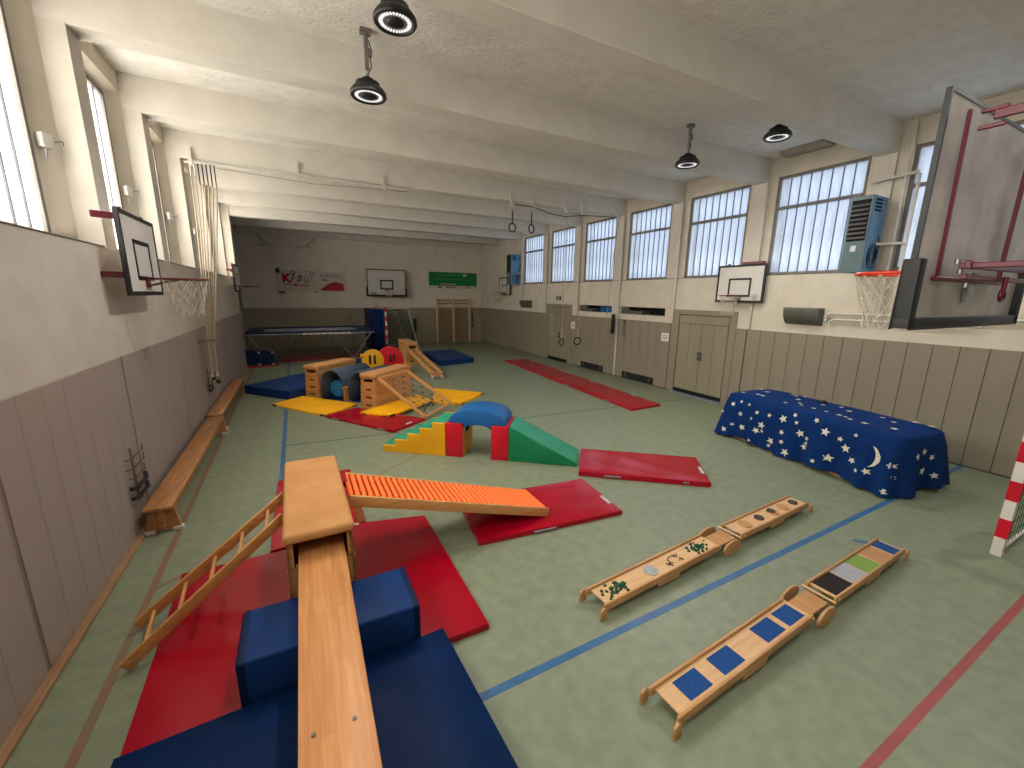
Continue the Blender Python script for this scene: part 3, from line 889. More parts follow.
# ================================================================== foam course
AX = Vector((0.865, -0.658, 0)).normalized()      # direction of the course
A_ANG = math.atan2(AX.y, AX.x)
PX = Vector((-AX.y, AX.x, 0))                       # to the back
C0 = Vector((1.048, 6.514, 0))
def cloc(s, w=0.0, z=0.0):
    p = C0 + AX * s + PX * w
    return (p.x, p.y, z)
DW = 0.62
t = thing('foam_stairs', 'yellow and green foam stairs at the left end of the foam course', 'foam stairs', cloc(0.0), A_ANG)
pts = []
n = 5; L_ = 1.06; Hh = 0.54
poly = [(0, 0, 0)]
for i in range(n):
    poly.append((i * L_ / n, 0, (i + 1) * Hh / n)); poly.append(((i + 1) * L_ / n, 0, (i + 1) * Hh / n))
poly.append((L_, 0, 0))
B().prism(poly, (0, 0.035, 0)).build('side_panel', M['yellow_foam'], t, 0.004, 1, label='yellow side')
B().prism([(p[0], DW - 0.035, p[2]) for p in poly], (0, 0.035, 0)).build('side_panel', M['yellow_foam'], t, 0.004, 1, label='yellow side')
core = [(p[0] + 0.001, 0.035, p[2]) for p in poly]
B().prism(core, (0, DW - 0.07, 0)).build('tread_cover', M['green_light'], t, 0.005, 1, label='green treads')
def pillar(label, s0, yell):
    t = thing('foam_pillar', label, 'foam block', cloc(s0), A_ANG, 'red foam pillars under the arch')
    b = B().box(0, 0.27, 0, DW, 0, 0.55).build('cover', M['red_foam'], t, 0.01, 2)
    sd = B().box(0.268, 0.274, 0.02, DW - 0.02, 0.01, 0.50).build('side_panel', M['yellow_foam'], t, label='yellow inner side')
    B().box(0.274, 0.279, DW * 0.3, DW * 0.6, 0.36, 0.46).build('hand_slot', M['void'], t, label='dark hand slot')
    return t
pillar('red foam pillar standing against the stairs, left foot of the blue arch', 1.07, True)
pillar('red foam pillar standing against the green wedge, right foot of the blue arch', 1.795, True)
t = thing('foam_arch', 'blue half-round foam arch bridging the two red pillars', 'foam arch', cloc(1.57, 0, 0.552), A_ANG)
b = B(); n = 22; ro, ri = 0.455, 0.214
prof = [(-ro * math.cos(math.pi * i / n), 0.02, 0.225 * math.sin(math.pi * i / n) ** 0.85) for i in range(n + 1)]
prof += [(ri, 0.02, -0.004), (ri, 0.02, -0.09)]
prof += [(-ri * math.cos(math.pi * (1 - i / n)), 0.02, -0.09 + 0.075 * math.sin(math.pi * (1 - i / n))) for i in range(1, n)]
prof += [(-ri, 0.02, -0.09), (-ri, 0.02, -0.004)]
b.prism(prof[::-1], (0, DW - 0.04, 0))
b.build('cover', M['blue_foam'], t, 0.006, 2, ang=0.9)
t = thing('foam_wedge', 'green foam wedge ramp at the right end of the foam course', 'foam wedge', cloc(2.075), A_ANG)
L_ = 1.04
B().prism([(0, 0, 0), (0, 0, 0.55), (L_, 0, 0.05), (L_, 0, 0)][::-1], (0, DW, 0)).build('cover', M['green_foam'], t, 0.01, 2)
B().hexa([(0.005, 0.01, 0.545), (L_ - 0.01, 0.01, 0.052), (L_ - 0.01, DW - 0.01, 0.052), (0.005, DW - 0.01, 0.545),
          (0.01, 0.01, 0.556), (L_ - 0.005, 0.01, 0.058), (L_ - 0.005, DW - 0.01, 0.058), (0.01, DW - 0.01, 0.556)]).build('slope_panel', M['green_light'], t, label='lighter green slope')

# ================================================================== sensory walkways
def walkway(label, p0, p1, left, right, z=0.0):
    p0, p1 = Vector(p0), Vector(p1)
    d = p1 - p0; L_ = d.length; ang = math.atan2(d.y, d.x)
    mid = (p0 + p1) / 2
    t = thing('sensory_walkway', label, 'walkway', (p0.x, p0.y, 0), ang)
    w = 0.095
    l1 = L_ * 0.475; g0 = l1 - 0.02; g1 = l1 + 0.27; l2 = g1 + 0.02
    zt = 0.105
    def deck(a, b_, tilt0, tilt1, items):
        def z_at(x): return tilt0 + (tilt1 - tilt0) * (x - a) / (b_ - a)
        dk = B().hexa([(a, -w, z_at(a) - 0.012), (b_, -w, z_at(b_) - 0.012), (b_, w, z_at(b_) - 0.012), (a, w, z_at(a) - 0.012),
                       (a, -w, z_at(a)), (b_, -w, z_at(b_)), (b_, w, z_at(b_)), (a, w, z_at(a))]).build('deck_board', M['walk'], t, 0.002, 1)
        for s_ in (-1, 1):
            B().beam((a - 0.04, s_ * (w + 0.010), z_at(a) - 0.012), (b_ + 0.0, s_ * (w + 0.010), z_at(b_) - 0.012), 0.020, 0.068).build('side_rail', M['walk_edge'], t, 0.006, 2)
            xm = (a + b_) / 2
            B().box(xm - 0.14, xm + 0.14, s_ * (w + 0.010) - 0.011, s_ * (w + 0.010) + 0.011, z_at(xm) - 0.085, z_at(xm) - 0.03).build('support_block', M['walk_edge'], t, 0.004, 1)
        for it in items:
            kind, u = it[0], it[1]
            x = a + (b_ - a) * u; zz = z_at(x)
            if kind == 'tile':
                hw = it[2]; ln = it[3]
                o = B().box(-ln / 2, ln / 2, -hw, hw, 0, 0.004).build('texture_tile', it[4], dk, 0.0015, 1, loc=(x, 0, zz), label=it[5])
                o.rotation_euler = (0, -math.atan((tilt1 - tilt0) / (b_ - a)), 0)
            elif kind == 'disc':
                o = B().lathe([(0, 0), (it[2], 0), (it[2], it[6] * 0.8), (it[2] * 0.93, it[6]), (0, it[6])], 24, smooth=False).build('tactile_disc', it[4], dk, loc=(x, it[3], zz), label=it[5])
            elif kind == 'dots':
                rnd = random.Random(it[3])
                me = B().lathe([(0, 0.012), (0.010, 0.009), (0.014, 0.0), (0, 0)][::-1], 8).mesh('bead', it[4])
                for q in range(it[2]):
                    rr = abs(rnd.gauss(0, 1))
                    dx = max(-0.16, min(0.16, rnd.gauss(0, 0.065))); dy = max(-0.07, min(0.07, rnd.gauss(0, 0.032)))
                    inst('bead', me, dk, (x + dx, dy, z_at(x + dx)), sc=(rnd.uniform(0.8, 1.3),) * 3)
            elif kind == 'twigs':
                rnd = random.Random(5)
                for q in range(10):
                    a_ = rnd.uniform(0, 3.1); dx, dy = rnd.uniform(-0.1, 0.1), rnd.uniform(-0.045, 0.045)
                    v = Vector((math.cos(a_), math.sin(a_), 0)) * 0.022
                    B().cyl((x + dx - v.x, dy - v.y, z_at(x + dx) + 0.004), (x + dx + v.x, dy + v.y, z_at(x + dx) + 0.004), 0.005, 6).build('twig', M['brown_dot'], dk)
    deck(0.04, l1 - 0.06, 0.095, 0.125, left)
    deck(l2 + 0.05, L_ - 0.04, 0.125, 0.105, right)
    # hinge seesaw platform
    B().box(g0 - 0.02, g1 - 0.02, -w + 0.01, w - 0.01, 0.095, 0.108).build('hinge_platform', M['woodslice'], t, 0.003, 1)
    for s_ in (-1, 1):
        b = B(); n_ = 22
        pts = [(g0 + 0.13 + 0.14 * math.cos(2 * math.pi * i / n_), s_ * (w + 0.042) - 0.011, 0.078 + 0.074 * math.sin(2 * math.pi * i / n_)) for i in range(n_)]
        b.prism(pts, (0, 0.022, 0)); b.build('rocker_disc', M['walk_edge'], t, 0.004, 1)
    for xx in (g1 + 0.0, l2 + 0.06, g0 - 0.05):
        B().cyl((xx, -w - 0.03, 0.122), (xx, w + 0.03, 0.122), 0.010, 10).build('dowel', M['walk'], t)
    # end feet
    for xx in (-0.02, L_ + 0.0):
        for s_ in (-1, 1):
            pts = [(xx - 0.035, s_ * (w + 0.03) - 0.01, 0.0), (xx + 0.035, s_ * (w + 0.03) - 0.01, 0.0), (xx + 0.03, s_ * (w + 0.03) - 0.01, 0.085), (xx, s_ * (w + 0.03) - 0.01, 0.11), (xx - 0.03, s_ * (w + 0.03) - 0.01, 0.085)]
            B().prism(pts[::-1], (0, 0.02, 0)).build('end_foot', M['walk_edge'], t, 0.005, 2)
    return t
disc = lambda u, r, y, m, lab, h: ('disc', u, r, y, m, lab, h)
walkway('wooden sensory walkway with green beads and round discs, the farther of two', (1.955, 2.235), (5.275, 2.445),
        [('dots', 0.13, 46, 3, M['green_dot']), disc(0.42, 0.066, 0.0, M['matte_silver'], 'round silver disc', 0.006), ('twigs', 0.62),
         ('dots', 0.86, 46, 8, M['green_dot'])],
        [disc(0.16, 0.068, 0.0, M['woodslice'], 'round wood slice', 0.014), disc(0.36, 0.05, 0.0, M['stone'], 'round dark sponge disc', 0.018),
         disc(0.56, 0.062, -0.01, M['woodslice'], 'round wood slice', 0.012), disc(0.555, 0.046, 0.01, M['stone'], 'round dark sponge disc', 0.024),
         disc(0.73, 0.064, 0.0, M['woodslice'], 'round wood slice', 0.014), disc(0.90, 0.05, 0.0, M['stone'], 'round dark sponge disc', 0.018)])
walkway('wooden sensory walkway with blue squares and coloured tiles, the nearer of two', (1.76, 1.345), (5.13, 1.50),
        [('tile', 0.155, 0.07, 0.215, M['carpet_blue'], 'blue carpet square'), ('tile', 0.385, 0.07, 0.225, M['carpet_blue'], 'blue carpet square'),
         ('tile', 0.72, 0.07, 0.23, M['carpet_blue'], 'blue carpet square'), ('tile', 0.955 - 0.05, 0.07, 0.21, M['carpet_blue'], 'blue carpet square')],
        [('tile', 0.13, 0.092, 0.30, M['carpet_black'], 'black carpet tile'), ('tile', 0.345, 0.092, 0.26, M['carpet_grey'], 'light grey tile'),
         ('tile', 0.545, 0.092, 0.26, M['carpet_green'], 'lime green turf tile'), ('tile', 0.75, 0.092, 0.26, M['cork'], 'brown cork tile'),
         ('tile', 0.92, 0.092, 0.16, M['carpet_blue'], 'dark blue carpet tile')])

# ================================================================== mid and far mats
UD = Vector((0.725, 0.69)); VD = Vector((0.69, -0.725))
quad_mat('gym_mat', 'yellow mat in front of the grey tunnels, black velcro corners', [(-0.678, 10.37), (0.33, 8.951), (1.03, 9.60), (-0.04, 10.92)], 0, 0.05, M['yellow'], 'yellow mats around the vaulting boxes', corners_mat=M['black'])
quad_mat('gym_mat', 'red mat between the two yellow mats below the net frame', [(0.34, 8.88), (1.377, 7.335), (2.1, 7.83), (0.99, 9.26)], 0, 0.06, M['red'], None, tabs=((0, 0.12, 0.22, 'side'), (0, 0.8, 0.9, 'side'), (1, 0.45, 0.62, 'top')))
quad_mat('gym_mat', 'yellow mat under the foot of the net frame, lying on the red mat', [(0.98, 8.66), (1.48, 8.17), (2.60, 8.98), (2.45, 9.72)], 0.06, 0.05, M['yellow'], 'yellow mats around the vaulting boxes', corners_mat=M['black'])
quad_mat('gym_mat', 'yellow mat to the right behind the net frame', [(2.62, 9.05), (3.2, 8.66), (4.08, 9.42), (3.1, 10.4)], 0, 0.06, M['yellow'], 'yellow mats around the vaulting boxes', corners_mat=M['black'])
quad_mat('gym_mat', 'orange-yellow mat behind the right vaulting box', [(1.95, 12.4), (3.0, 12.9), (3.2, 14.0), (2.1, 13.6)], 0, 0.28, M['yellow_foam'], None)
def crash(label, cs, h, z0=0.0):
    t = quad_mat('crash_mat', label, cs, z0, h, M['blue_mid'], 'thick blue crash mats', wrinkle=0.003)
    return t
crash('thick blue crash mat left of the left vaulting box', [(-1.33, 11.96), (-0.33, 10.75), (1.3, 12.3), (0.35, 13.5)], 0.24)
crash('thick blue crash mat at the back in front of the wall bars', [(4.40, 13.95), (5.76, 14.2), (5.85, 16.8), (4.45, 16.6)], 0.22)
Ls = [Vector((6.478, 6.593)), Vector((7.423, 6.637)), Vector((7.95, 14.06)), Vector((7.003, 14.047))]
lm = ['nearest', 'second nearest', 'second farthest', 'farthest']
for i in range(4):
    s0, s1 = i / 4 + 0.0008, (i + 1) / 4 - 0.0008
    a, b_ = Ls[0].lerp(Ls[3], s0), Ls[1].lerp(Ls[2], s0)
    c, d = Ls[1].lerp(Ls[2], s1), Ls[0].lerp(Ls[3], s1)
    quad_mat('gym_mat', lm[i] + ' of the four red mats laid end to end along the right wall', [tuple(a), tuple(b_), tuple(c), tuple(d)], 0, 0.055, M['red'], 'row of red mats along the right wall', tabs=((3, 0.45, 0.56, 'side'), (1, 0.45, 0.55, 'top') if i < 3 else (1, 0.6, 0.7, 'top')))

# net climbing frame
t = thing('net_climbing_frame', 'wooden climbing frame with knotted net leaning against the right vaulting box', 'climbing frame', (2.0, 8.7, 0), 0)
NO = Vector((2.0, 8.7, 0))
NBL, NBR = Vector((2.12, 7.86, 0.07)), Vector((2.88, 8.48, 0.14))
NTL, NTR = Vector((1.40, 8.72, 0.76)), Vector((2.14, 9.38, 0.76))
for a, b_ in ((NBL, NTL), (NBR, NTR)):
    B().beam(a - NO, b_ - NO, 0.03, 0.07).build('side_rail', M['beech'], t, 0.005, 1)
for a, b_ in ((NBL, NBR), (NTL, NTR)):
    B().beam(a - NO, b_ - NO, 0.05, 0.05).build('cross_rail', M['beech'], t, 0.005, 1)
nk = B(); kn = B(); rg = B()
for i in range(1, 6):
    s_ = i / 6
    p = NBL.lerp(NBR, s_) - NO; q = NTL.lerp(NTR, s_) - NO
    nk.tube([p.lerp(q, u / 6) - Vector((0, 0, 0.03 * math.sin(math.pi * u / 6))) for u in range(7)], 0.0055, 6)
for j in range(1, 9):
    s_ = j / 9
    p = NBL.lerp(NTL, s_) - NO; q = NBR.lerp(NTR, s_) - NO
    nk.tube([p.lerp(q, u / 6) - Vector((0, 0, 0.03 * math.sin(math.pi * s_))) for u in range(7)], 0.0055, 6)
nk.build('net', M['net_dull'], t)
kme = B().lathe([(0, -0.022), (0.018, -0.012), (0.022, 0), (0.018, 0.012), (0, 0.022)], 8).mesh('knot', M['black'])
for i in range(1, 6):
    for j in range(1, 9):
        if (i + j) % 2: continue
        p = NBL.lerp(NBR, i / 6).lerp(NTL.lerp(NTR, i / 6), j / 9) - NO
        inst('knot', kme, t, p - Vector((0, 0, 0.03 * math.sin(math.pi * j / 9) - 0.012)))
# tunnels
def gl(u, v, z=0.0):
    p = VD * u + UD * v
    return (p.x, p.y, z)
T_ANG = math.atan2(UD.y, UD.x)
def tunnel(label, uc, v0, w, h, ln):
    t = thing('foam_tunnel', label, 'tunnel', gl(uc, v0), T_ANG, None)
    b = B(); n_ = 18
    prof = []
    for r_, hh in ((w / 2, h), (w / 2 - 0.045, h - 0.045)):
        pr = [(-r_, 0.0)]
        for i in range(n_ + 1):
            a = math.pi * i / n_
            pr.append((-r_ * math.cos(a), hh - r_ + r_ * math.sin(a)))
        pr.append((r_, 0.0)); prof.append(pr)
    m_ = len(prof[0])
    vs = [(0, p[0], p[1]) for pr in prof for p in pr] + [(ln, p[0], p[1]) for pr in prof for p in pr]
    fs = []
    for i in range(m_ - 1):
        fs.append((i, i + 1, 2 * m_ + i + 1, 2 * m_ + i)); fs.append((m_ + i + 1, m_ + i, 3 * m_ + i, 3 * m_ + i + 1))
        fs.append((i + 1, i, m_ + i, m_ + i + 1)); fs.append((2 * m_ + i, 2 * m_ + i + 1, 3 * m_ + i + 1, 3 * m_ + i))
    fs.append((0, 2 * m_, 3 * m_, m_)); fs.append((m_ - 1, 2 * m_ - 1, 4 * m_ - 1, 3 * m_ - 1))
    b.add(vs, fs, True)
    b.build('arched_shell', M['tunnel'], t)
    # floor pad and rim inside
    B().box(0.02, ln - 0.02, -w / 2 + 0.047, w / 2 - 0.047, 0.0, 0.02).build('floor_pad', M['blue_dark'], t)
    return t
tunnel('grey-blue arched foam tunnel with the turquoise ball inside, left one', -7.08, 7.55, 0.66, 0.74, 1.12)
tunnel('grey-blue arched foam tunnel against the right vaulting box', -6.36, 7.60, 0.58, 0.74, 1.12)
p = gl(-7.10, 7.85, 0.24)
t = thing('foam_roll', 'turquoise round roll lying in the left grey tunnel', 'roll', (p[0], p[1], 0.02), T_ANG)
B().tube([(-0.14, 0, 0.22), (0.30, 0, 0.22)], 0.20, 24).build('cover', M['turq'], t, 0.015, 2)
B().tube([(0.05, 0, 0.22), (0.12, 0, 0.22)], 0.215, 24).build('band', M['blue_dark'], t)
p = gl(-6.70, 7.47, 0.0)
t = thing('wooden_stool', 'narrow wooden stool end between the two grey tunnels', 'stool', p, T_ANG)
B().box(0.02, 0.30, -0.012, 0.012, 0.0, 0.33).build('leg', M['beech_z'], t, 0.003, 1)
B().box(0, 0.34, -0.03, 0.03, 0.33, 0.36).build('top', M['beech_z'], t, 0.006, 2)

# faces: yellow disc, red half disc
t = thing('foam_disc', 'yellow round foam panel with two dark slots standing behind the tunnels', 'foam panel', (1.83, 12.25, 0.0), -0.15)
b = B(); n_ = 28
pts = []
for i in range(n_ + 1):
    a = math.radians(-62 + 304 * i / n_)
    pts.append((0.31 * math.cos(a), 0, 0.60 + 0.32 * math.sin(a)))
pts += [(-0.17, 0, 0.18), (-0.16, 0, 0.0), (0.16, 0, 0.0), (0.17, 0, 0.18)]
b.prism(pts, (0, 0.10, 0)); b.build('cover', M['yellow_foam'], t, 0.012, 2)
for xx in (-0.075, 0.055):
    B().box(xx - 0.032, xx + 0.032, -0.006, 0.004, 0.50, 0.76).build('slot', M['black'], t, 0.003, 1, label='dark slot')
for xx in (-0.05, 0.05):
    B().cyl((xx, -0.006, 0.30), (xx, 0.004, 0.30), 0.02, 12).build('eyelet', M['walk_edge'], t)
B().lathe([(0, -0.05), (0.06, -0.05), (0.06, 0.05), (0, 0.05)], 14).build('knob', M['yellow_foam'], t, loc=(-0.28, 0.05, 0.74))
t = thing('foam_half_disc', 'red half-round foam panel with two dark slots on the yellow mat', 'foam panel', (2.50, 13.15, 0.282), -0.12)
b = B(); pts = []
for i in range(21):
    a = math.pi * i / 20
    pts.append((0.40 * math.cos(a), 0, 0.20 + 0.40 * math.sin(a)))
pts += [(-0.40, 0, 0), (0.40, 0, 0)]
b.prism(pts, (0, 0.12, 0)); b.build('cover', M['red_foam'], t, 0.012, 2)
for xx in (0.0, 0.11):
    B().box(xx - 0.035, xx + 0.035, -0.006, 0.004, 0.10, 0.34).build('slot', M['black'], t, 0.003, 1, label='dark slot')
# slatted bench ramp
t = thing('slide_bench', 'slatted wooden bench slanting down from the small back vaulting box', 'bench', (3.62, 13.2, 0), 0)
SO = Vector((3.62, 13.2, 0))
s0, s1 = Vector((3.62, 11.85, 0.17)), Vector((3.54, 14.60, 0.585))
for w in (-0.135, 0.135):
    B().beam(s0 - SO + Vector((w, 0, 0)), s1 - SO + Vector((w, 0, 0)), 0.11, 0.03).build('seat_slat', M['beech_y'], t, 0.004, 1)
    B().beam(s0 - SO + Vector((w, 0.1, -0.06)), s1 - SO + Vector((w, -0.1, -0.06)), 0.03, 0.08).build('lower_rail', M['beech_y'], t, 0.004, 1)
B().box(-0.16, 0.16, -1.30, -1.26, 0.05, 0.17).build('leg', M['beech'], t, 0.004, 1)
for q in (-1, 1):
    B().lathe([(0, -0.03), (0.045, -0.03), (0.045, 0.03), (0, 0.03)], 14).build('wheel', M['rubber'], t, loc=(q * 0.15, -1.33, 0.048)).rotation_euler = (0, math.pi / 2, 0)
for i in range(9):
    s_ = 0.08 + i * 0.1
    p = s0.lerp(s1, s_) - SO
    B().box(p.x - 0.16, p.x + 0.16, p.y - 0.015, p.y + 0.015, p.z - 0.05, p.z - 0.018).build('cross_slat', M['beech'], t)

# ================================================================== trampoline and neighbours
t = thing('trampoline', 'large rectangular trampoline with navy frame pads by the back left corner', 'trampoline', (0.45, 17.75, 0), 0)
tx, ty, tz = 2.10, 1.35, 1.06
fr = B()
for s_ in (-1, 1):
    fr.tube([(-tx, s_ * ty, tz), (tx, s_ * ty, tz)], 0.028, 8); fr.tube([(s_ * tx, -ty, tz), (s_ * tx, ty, tz)], 0.028, 8)
fr.build('frame', M['steel'], t)
for nm, bx_ in (('a', (-tx - 0.02, tx + 0.02, -ty - 0.02, -ty + 0.42)), ('b', (-tx - 0.02, tx + 0.02, ty - 0.42, ty + 0.02)), ('c', (-tx - 0.02, -tx + 0.50, -ty + 0.42, ty - 0.42)), ('d', (tx - 0.50, tx + 0.02, -ty + 0.42, ty - 0.42))):
    B().box(*bx_, tz + 0.03, tz + 0.075).build('frame_pad', M['blue_dark'], t, 0.012, 2)
B().box(-tx + 0.52, tx - 0.52, -ty + 0.44, ty - 0.44, tz + 0.02, tz + 0.035).build('jumping_bed', M['tramp_bed'], t)
bd = B().box(-0.35, 1.25, -ty - 0.035, -ty - 0.022, tz - 0.03, tz + 0.03).build('name_strip', M['white'], t, label='white printed strip')
for q in range(7):
    B().box(-0.22 + q * 0.21, -0.10 + q * 0.21, -ty - 0.038, -ty - 0.034, tz - 0.012, tz + 0.012).build('print_mark', M['poster_red'] if q < 2 else M['poster_grey'], bd)
def leg(*pp):
    B().tube(pp, 0.022, 8).build('leg', M['steel'], t)
for s_ in (-1, 1):
    leg((s_ * (tx - 0.10), -ty, tz), (s_ * (tx - 0.75), -ty + 0.2, 0.065)); leg((s_ * (tx - 0.10), ty, tz), (s_ * (tx - 0.75), ty - 0.2, 0.065))
    leg((s_ * 0.55, -ty, tz), (s_ * 1.35, -ty + 0.2, 0.065)); leg((s_ * 0.55, ty, tz), (s_ * 1.35, ty - 0.2, 0.065))
    leg((s_ * 1.35, -ty + 0.2, 0.065), (s_ * 1.35, ty - 0.2, 0.065))
t = thing('roller_stand', 'dark blue padded roller stand with white corner wheels under the trampoline', 'trolley', (-1.25, 16.15, 0.045), 0)
B().hexa([(-0.50, -0.05, 0.05), (0.44, -0.05, 0.05), (0.44, 0.05, 0.05), (-0.50, 0.05, 0.05), (-0.44, -0.03, 0.56), (0.40, -0.03, 0.47), (0.40, 0.03, 0.47), (-0.44, 0.03, 0.56)]).build('padded_panel', M['blue_dark'], t, 0.02, 2)
wme = B().lathe([(0, -0.02), (0.035, -0.02), (0.035, 0.02), (0, 0.02)], 12).mesh('wheel', M['rubber'])
for q in ((-0.42, 0.035), (-0.02, 0.05), (0.38, 0.05), (-0.02, 0.45), (0.38, 0.44)):
    inst('wheel', wme, t, (q[0], -0.07, q[1] + 0.0), (math.pi / 2, 0, 0))
quad_mat('gym_mat', 'flat red mat under the navy roller stand in the back left corner', [(-1.66, 15.95), (-0.74, 16.05), (-0.74, 16.75), (-1.66, 16.75)], 0, 0.045, M['red'], None)
quad_mat('gym_mat', 'long flat red mat on the floor under the trampoline', [(-0.70, 17.0), (2.3, 17.35), (2.2, 18.7), (-0.70, 18.5)], 0, 0.04, M['red'], None)
t = thing('crash_mat', 'blue crash mat standing upright beside the goal at the back', 'mat', (3.02, 19.3, 0), 0, None)
B().box(-0.22, 0.22, -1.2, 1.2, 0, 1.84).build('cover', M['blue'], t, 0.03, 3)
t = thing('blue_bag', 'dark blue rolled mat on the floor left of the yellow disc', 'bag', (1.55, 13.6, 0), 0.2)
B().tube([(-0.55, 0, 0.20), (-0.45, 0, 0.22), (0.0, 0, 0.25), (0.40, 0, 0.23), (0.5, 0, 0.20)], [0.1, 0.20, 0.245, 0.22, 0.1], 18).build('cover', M['blue_dark'], t)

# ================================================================== goals
def goal(label, loc, rz, depth0, depth1, ln, hh, net):
    """near post at origin, second post at +y*ln, net toward +x"""
    t = thing('handball_goal', label, 'goal', loc, rz)
    n_ = int(round(hh / 0.2))
    for yy in (0, ln):
        post = B().box(-0.04, 0.04, yy - 0.04, yy + 0.04, 0, hh).build('post', M['white'], t, 0.004, 1, label='white post with red bands')
        for i in range(n_):
            if i % 2 == 1:
                B().box(-0.0415, 0.0415, yy - 0.0415, yy + 0.0415, i * 0.2 * hh / (n_ * 0.2), (i + 1) * hh / n_).build('red_band', M['red_foam'], post)
    bar = B().box(-0.04, 0.04, 0.04, ln - 0.04, hh - 0.08, hh).build('crossbar', M['white'], t, 0.004, 1, label='white crossbar with red bands')
    nb = int(ln / 0.2)
    for i in range(0, nb, 2):
        B().box(-0.0415, 0.0415, 0.04 + i * (ln - 0.08) / nb, 0.04 + (i + 1) * (ln - 0.08) / nb, hh - 0.0815, hh + 0.0015).build('red_band', M['red_foam'], bar)
    for yy in (0, ln):
        B().tube([(0.04, yy, hh - 0.05), (depth0, yy, hh - 0.05), (depth1, yy, 0.03), (0.04, yy, 0.03)], 0.018, 8).build('net_stay', M['white'], t, label='pale net stay')
    B().tube([(depth1, 0, 0.03), (depth1, ln, 0.03)], 0.018, 8).build('net_stay', M['white'], t)
    g = B(); m1 = 20
    def surf(u, v):   # u along y, v from crossbar over the back to floor
        prof = [(0.04, hh - 0.06), (depth0, hh - 0.07), (depth1 - 0.02, 0.05)]
        if v < 0.3:
            k = v / 0.3; a, c = prof[0], prof[1]
        else:
            k = (v - 0.3) / 0.7; a, c = prof[1], prof[2]
        sag = 0.08 * math.sin(math.pi * u)
        return Vector((a[0] + (c[0] - a[0]) * k, u * ln, a[1] + (c[1] - a[1]) * k - sag * (1 if v < 0.6 else 0.3)))
    for i in range(m1 + 1):
        g.tube([surf(i / m1, v / 8) for v in range(9)], 0.0035, 3, cap=False)
    for j in range(1, 18):
        g.tube([surf(u / 6, j / 18) for u in range(7)], 0.0035, 3, cap=False)
    for yy in (0, ln):
        for i in range(1, 9):
            x = (depth1) * i / 9
            ztop = hh - 0.06 if x < depth0 else hh - (x - depth0) / max(0.01, depth1 - depth0) * (hh - 0.1)
            g.tube([(x, yy, 0.04), (x, yy, ztop)], 0.0035, 3, cap=False)
        for j in range(1, 14):
            z = hh * j / 14
            xe = depth0 + (depth1 - depth0) * (1 - z / hh)
            g.tube([(0.03, yy, z), (xe, yy, z)], 0.0035, 3, cap=False)
    no = g.build('net', net, t); no['kind'] = 'stuff'
    return t
goal('red and white striped goal post with green net cut off at the right edge', (6.085, 1.0 - 3.0, 0), 0, 0.55, 0.95, 3.0, 2.0, M['net_green'])
goal('handball goal with dark green net standing at the back beside the upright blue mat', (3.34, 18.15, 0), 0, 0.95, 1.4, 2.55, 1.93, M['net_green'])

# ================================================================== wall bars
t = thing('wall_bars', 'wooden wall bars with two bays on the back wall', 'wall bars', (7.35, YB - 0.02, 0), 0)
for xx in (-0.89, 0.0, 0.89):
    B().box(xx - 0.035, xx + 0.035, -0.16, -0.02, 0.0, 2.33).build('upright', M['pale_wood'], t, 0.004, 1)
rm = B().cyl((0, -0.13, 0), (0.84, -0.13, 0), 0.02, 8).mesh('rung', M['bench'])
for q in range(2):
    zs = [0.16 + i * 0.135 for i in range(13)] + [2.06, 2.22]
    for z in zs:
        inst('rung', rm, t, (-0.865 + q * 0.89, 0, z))

# ================================================================== basketball boards
def net_mesh(b, c, r, ln, n=12, rows=5, rad=0.004, r2=None):
    r2 = r2 or r * 0.55
    def P(i, j):
        a = 2 * math.pi * (i + 0.5 * (j % 2)) / n
        k = j / rows
        rr = r + (r2 - r) * (k ** 0.7) + (0.02 if j == rows else 0)
        return Vector((c[0] + rr * math.cos(a), c[1] + rr * math.sin(a), c[2] - ln * k))
    for j in range(rows):
        for i in range(n):
            b.cyl(P(i, j), P(i, j + 1), rad, 4)
            b.cyl(P(i, j), P(i + (1 if j % 2 else -1), j + 1), rad, 4)
    return b

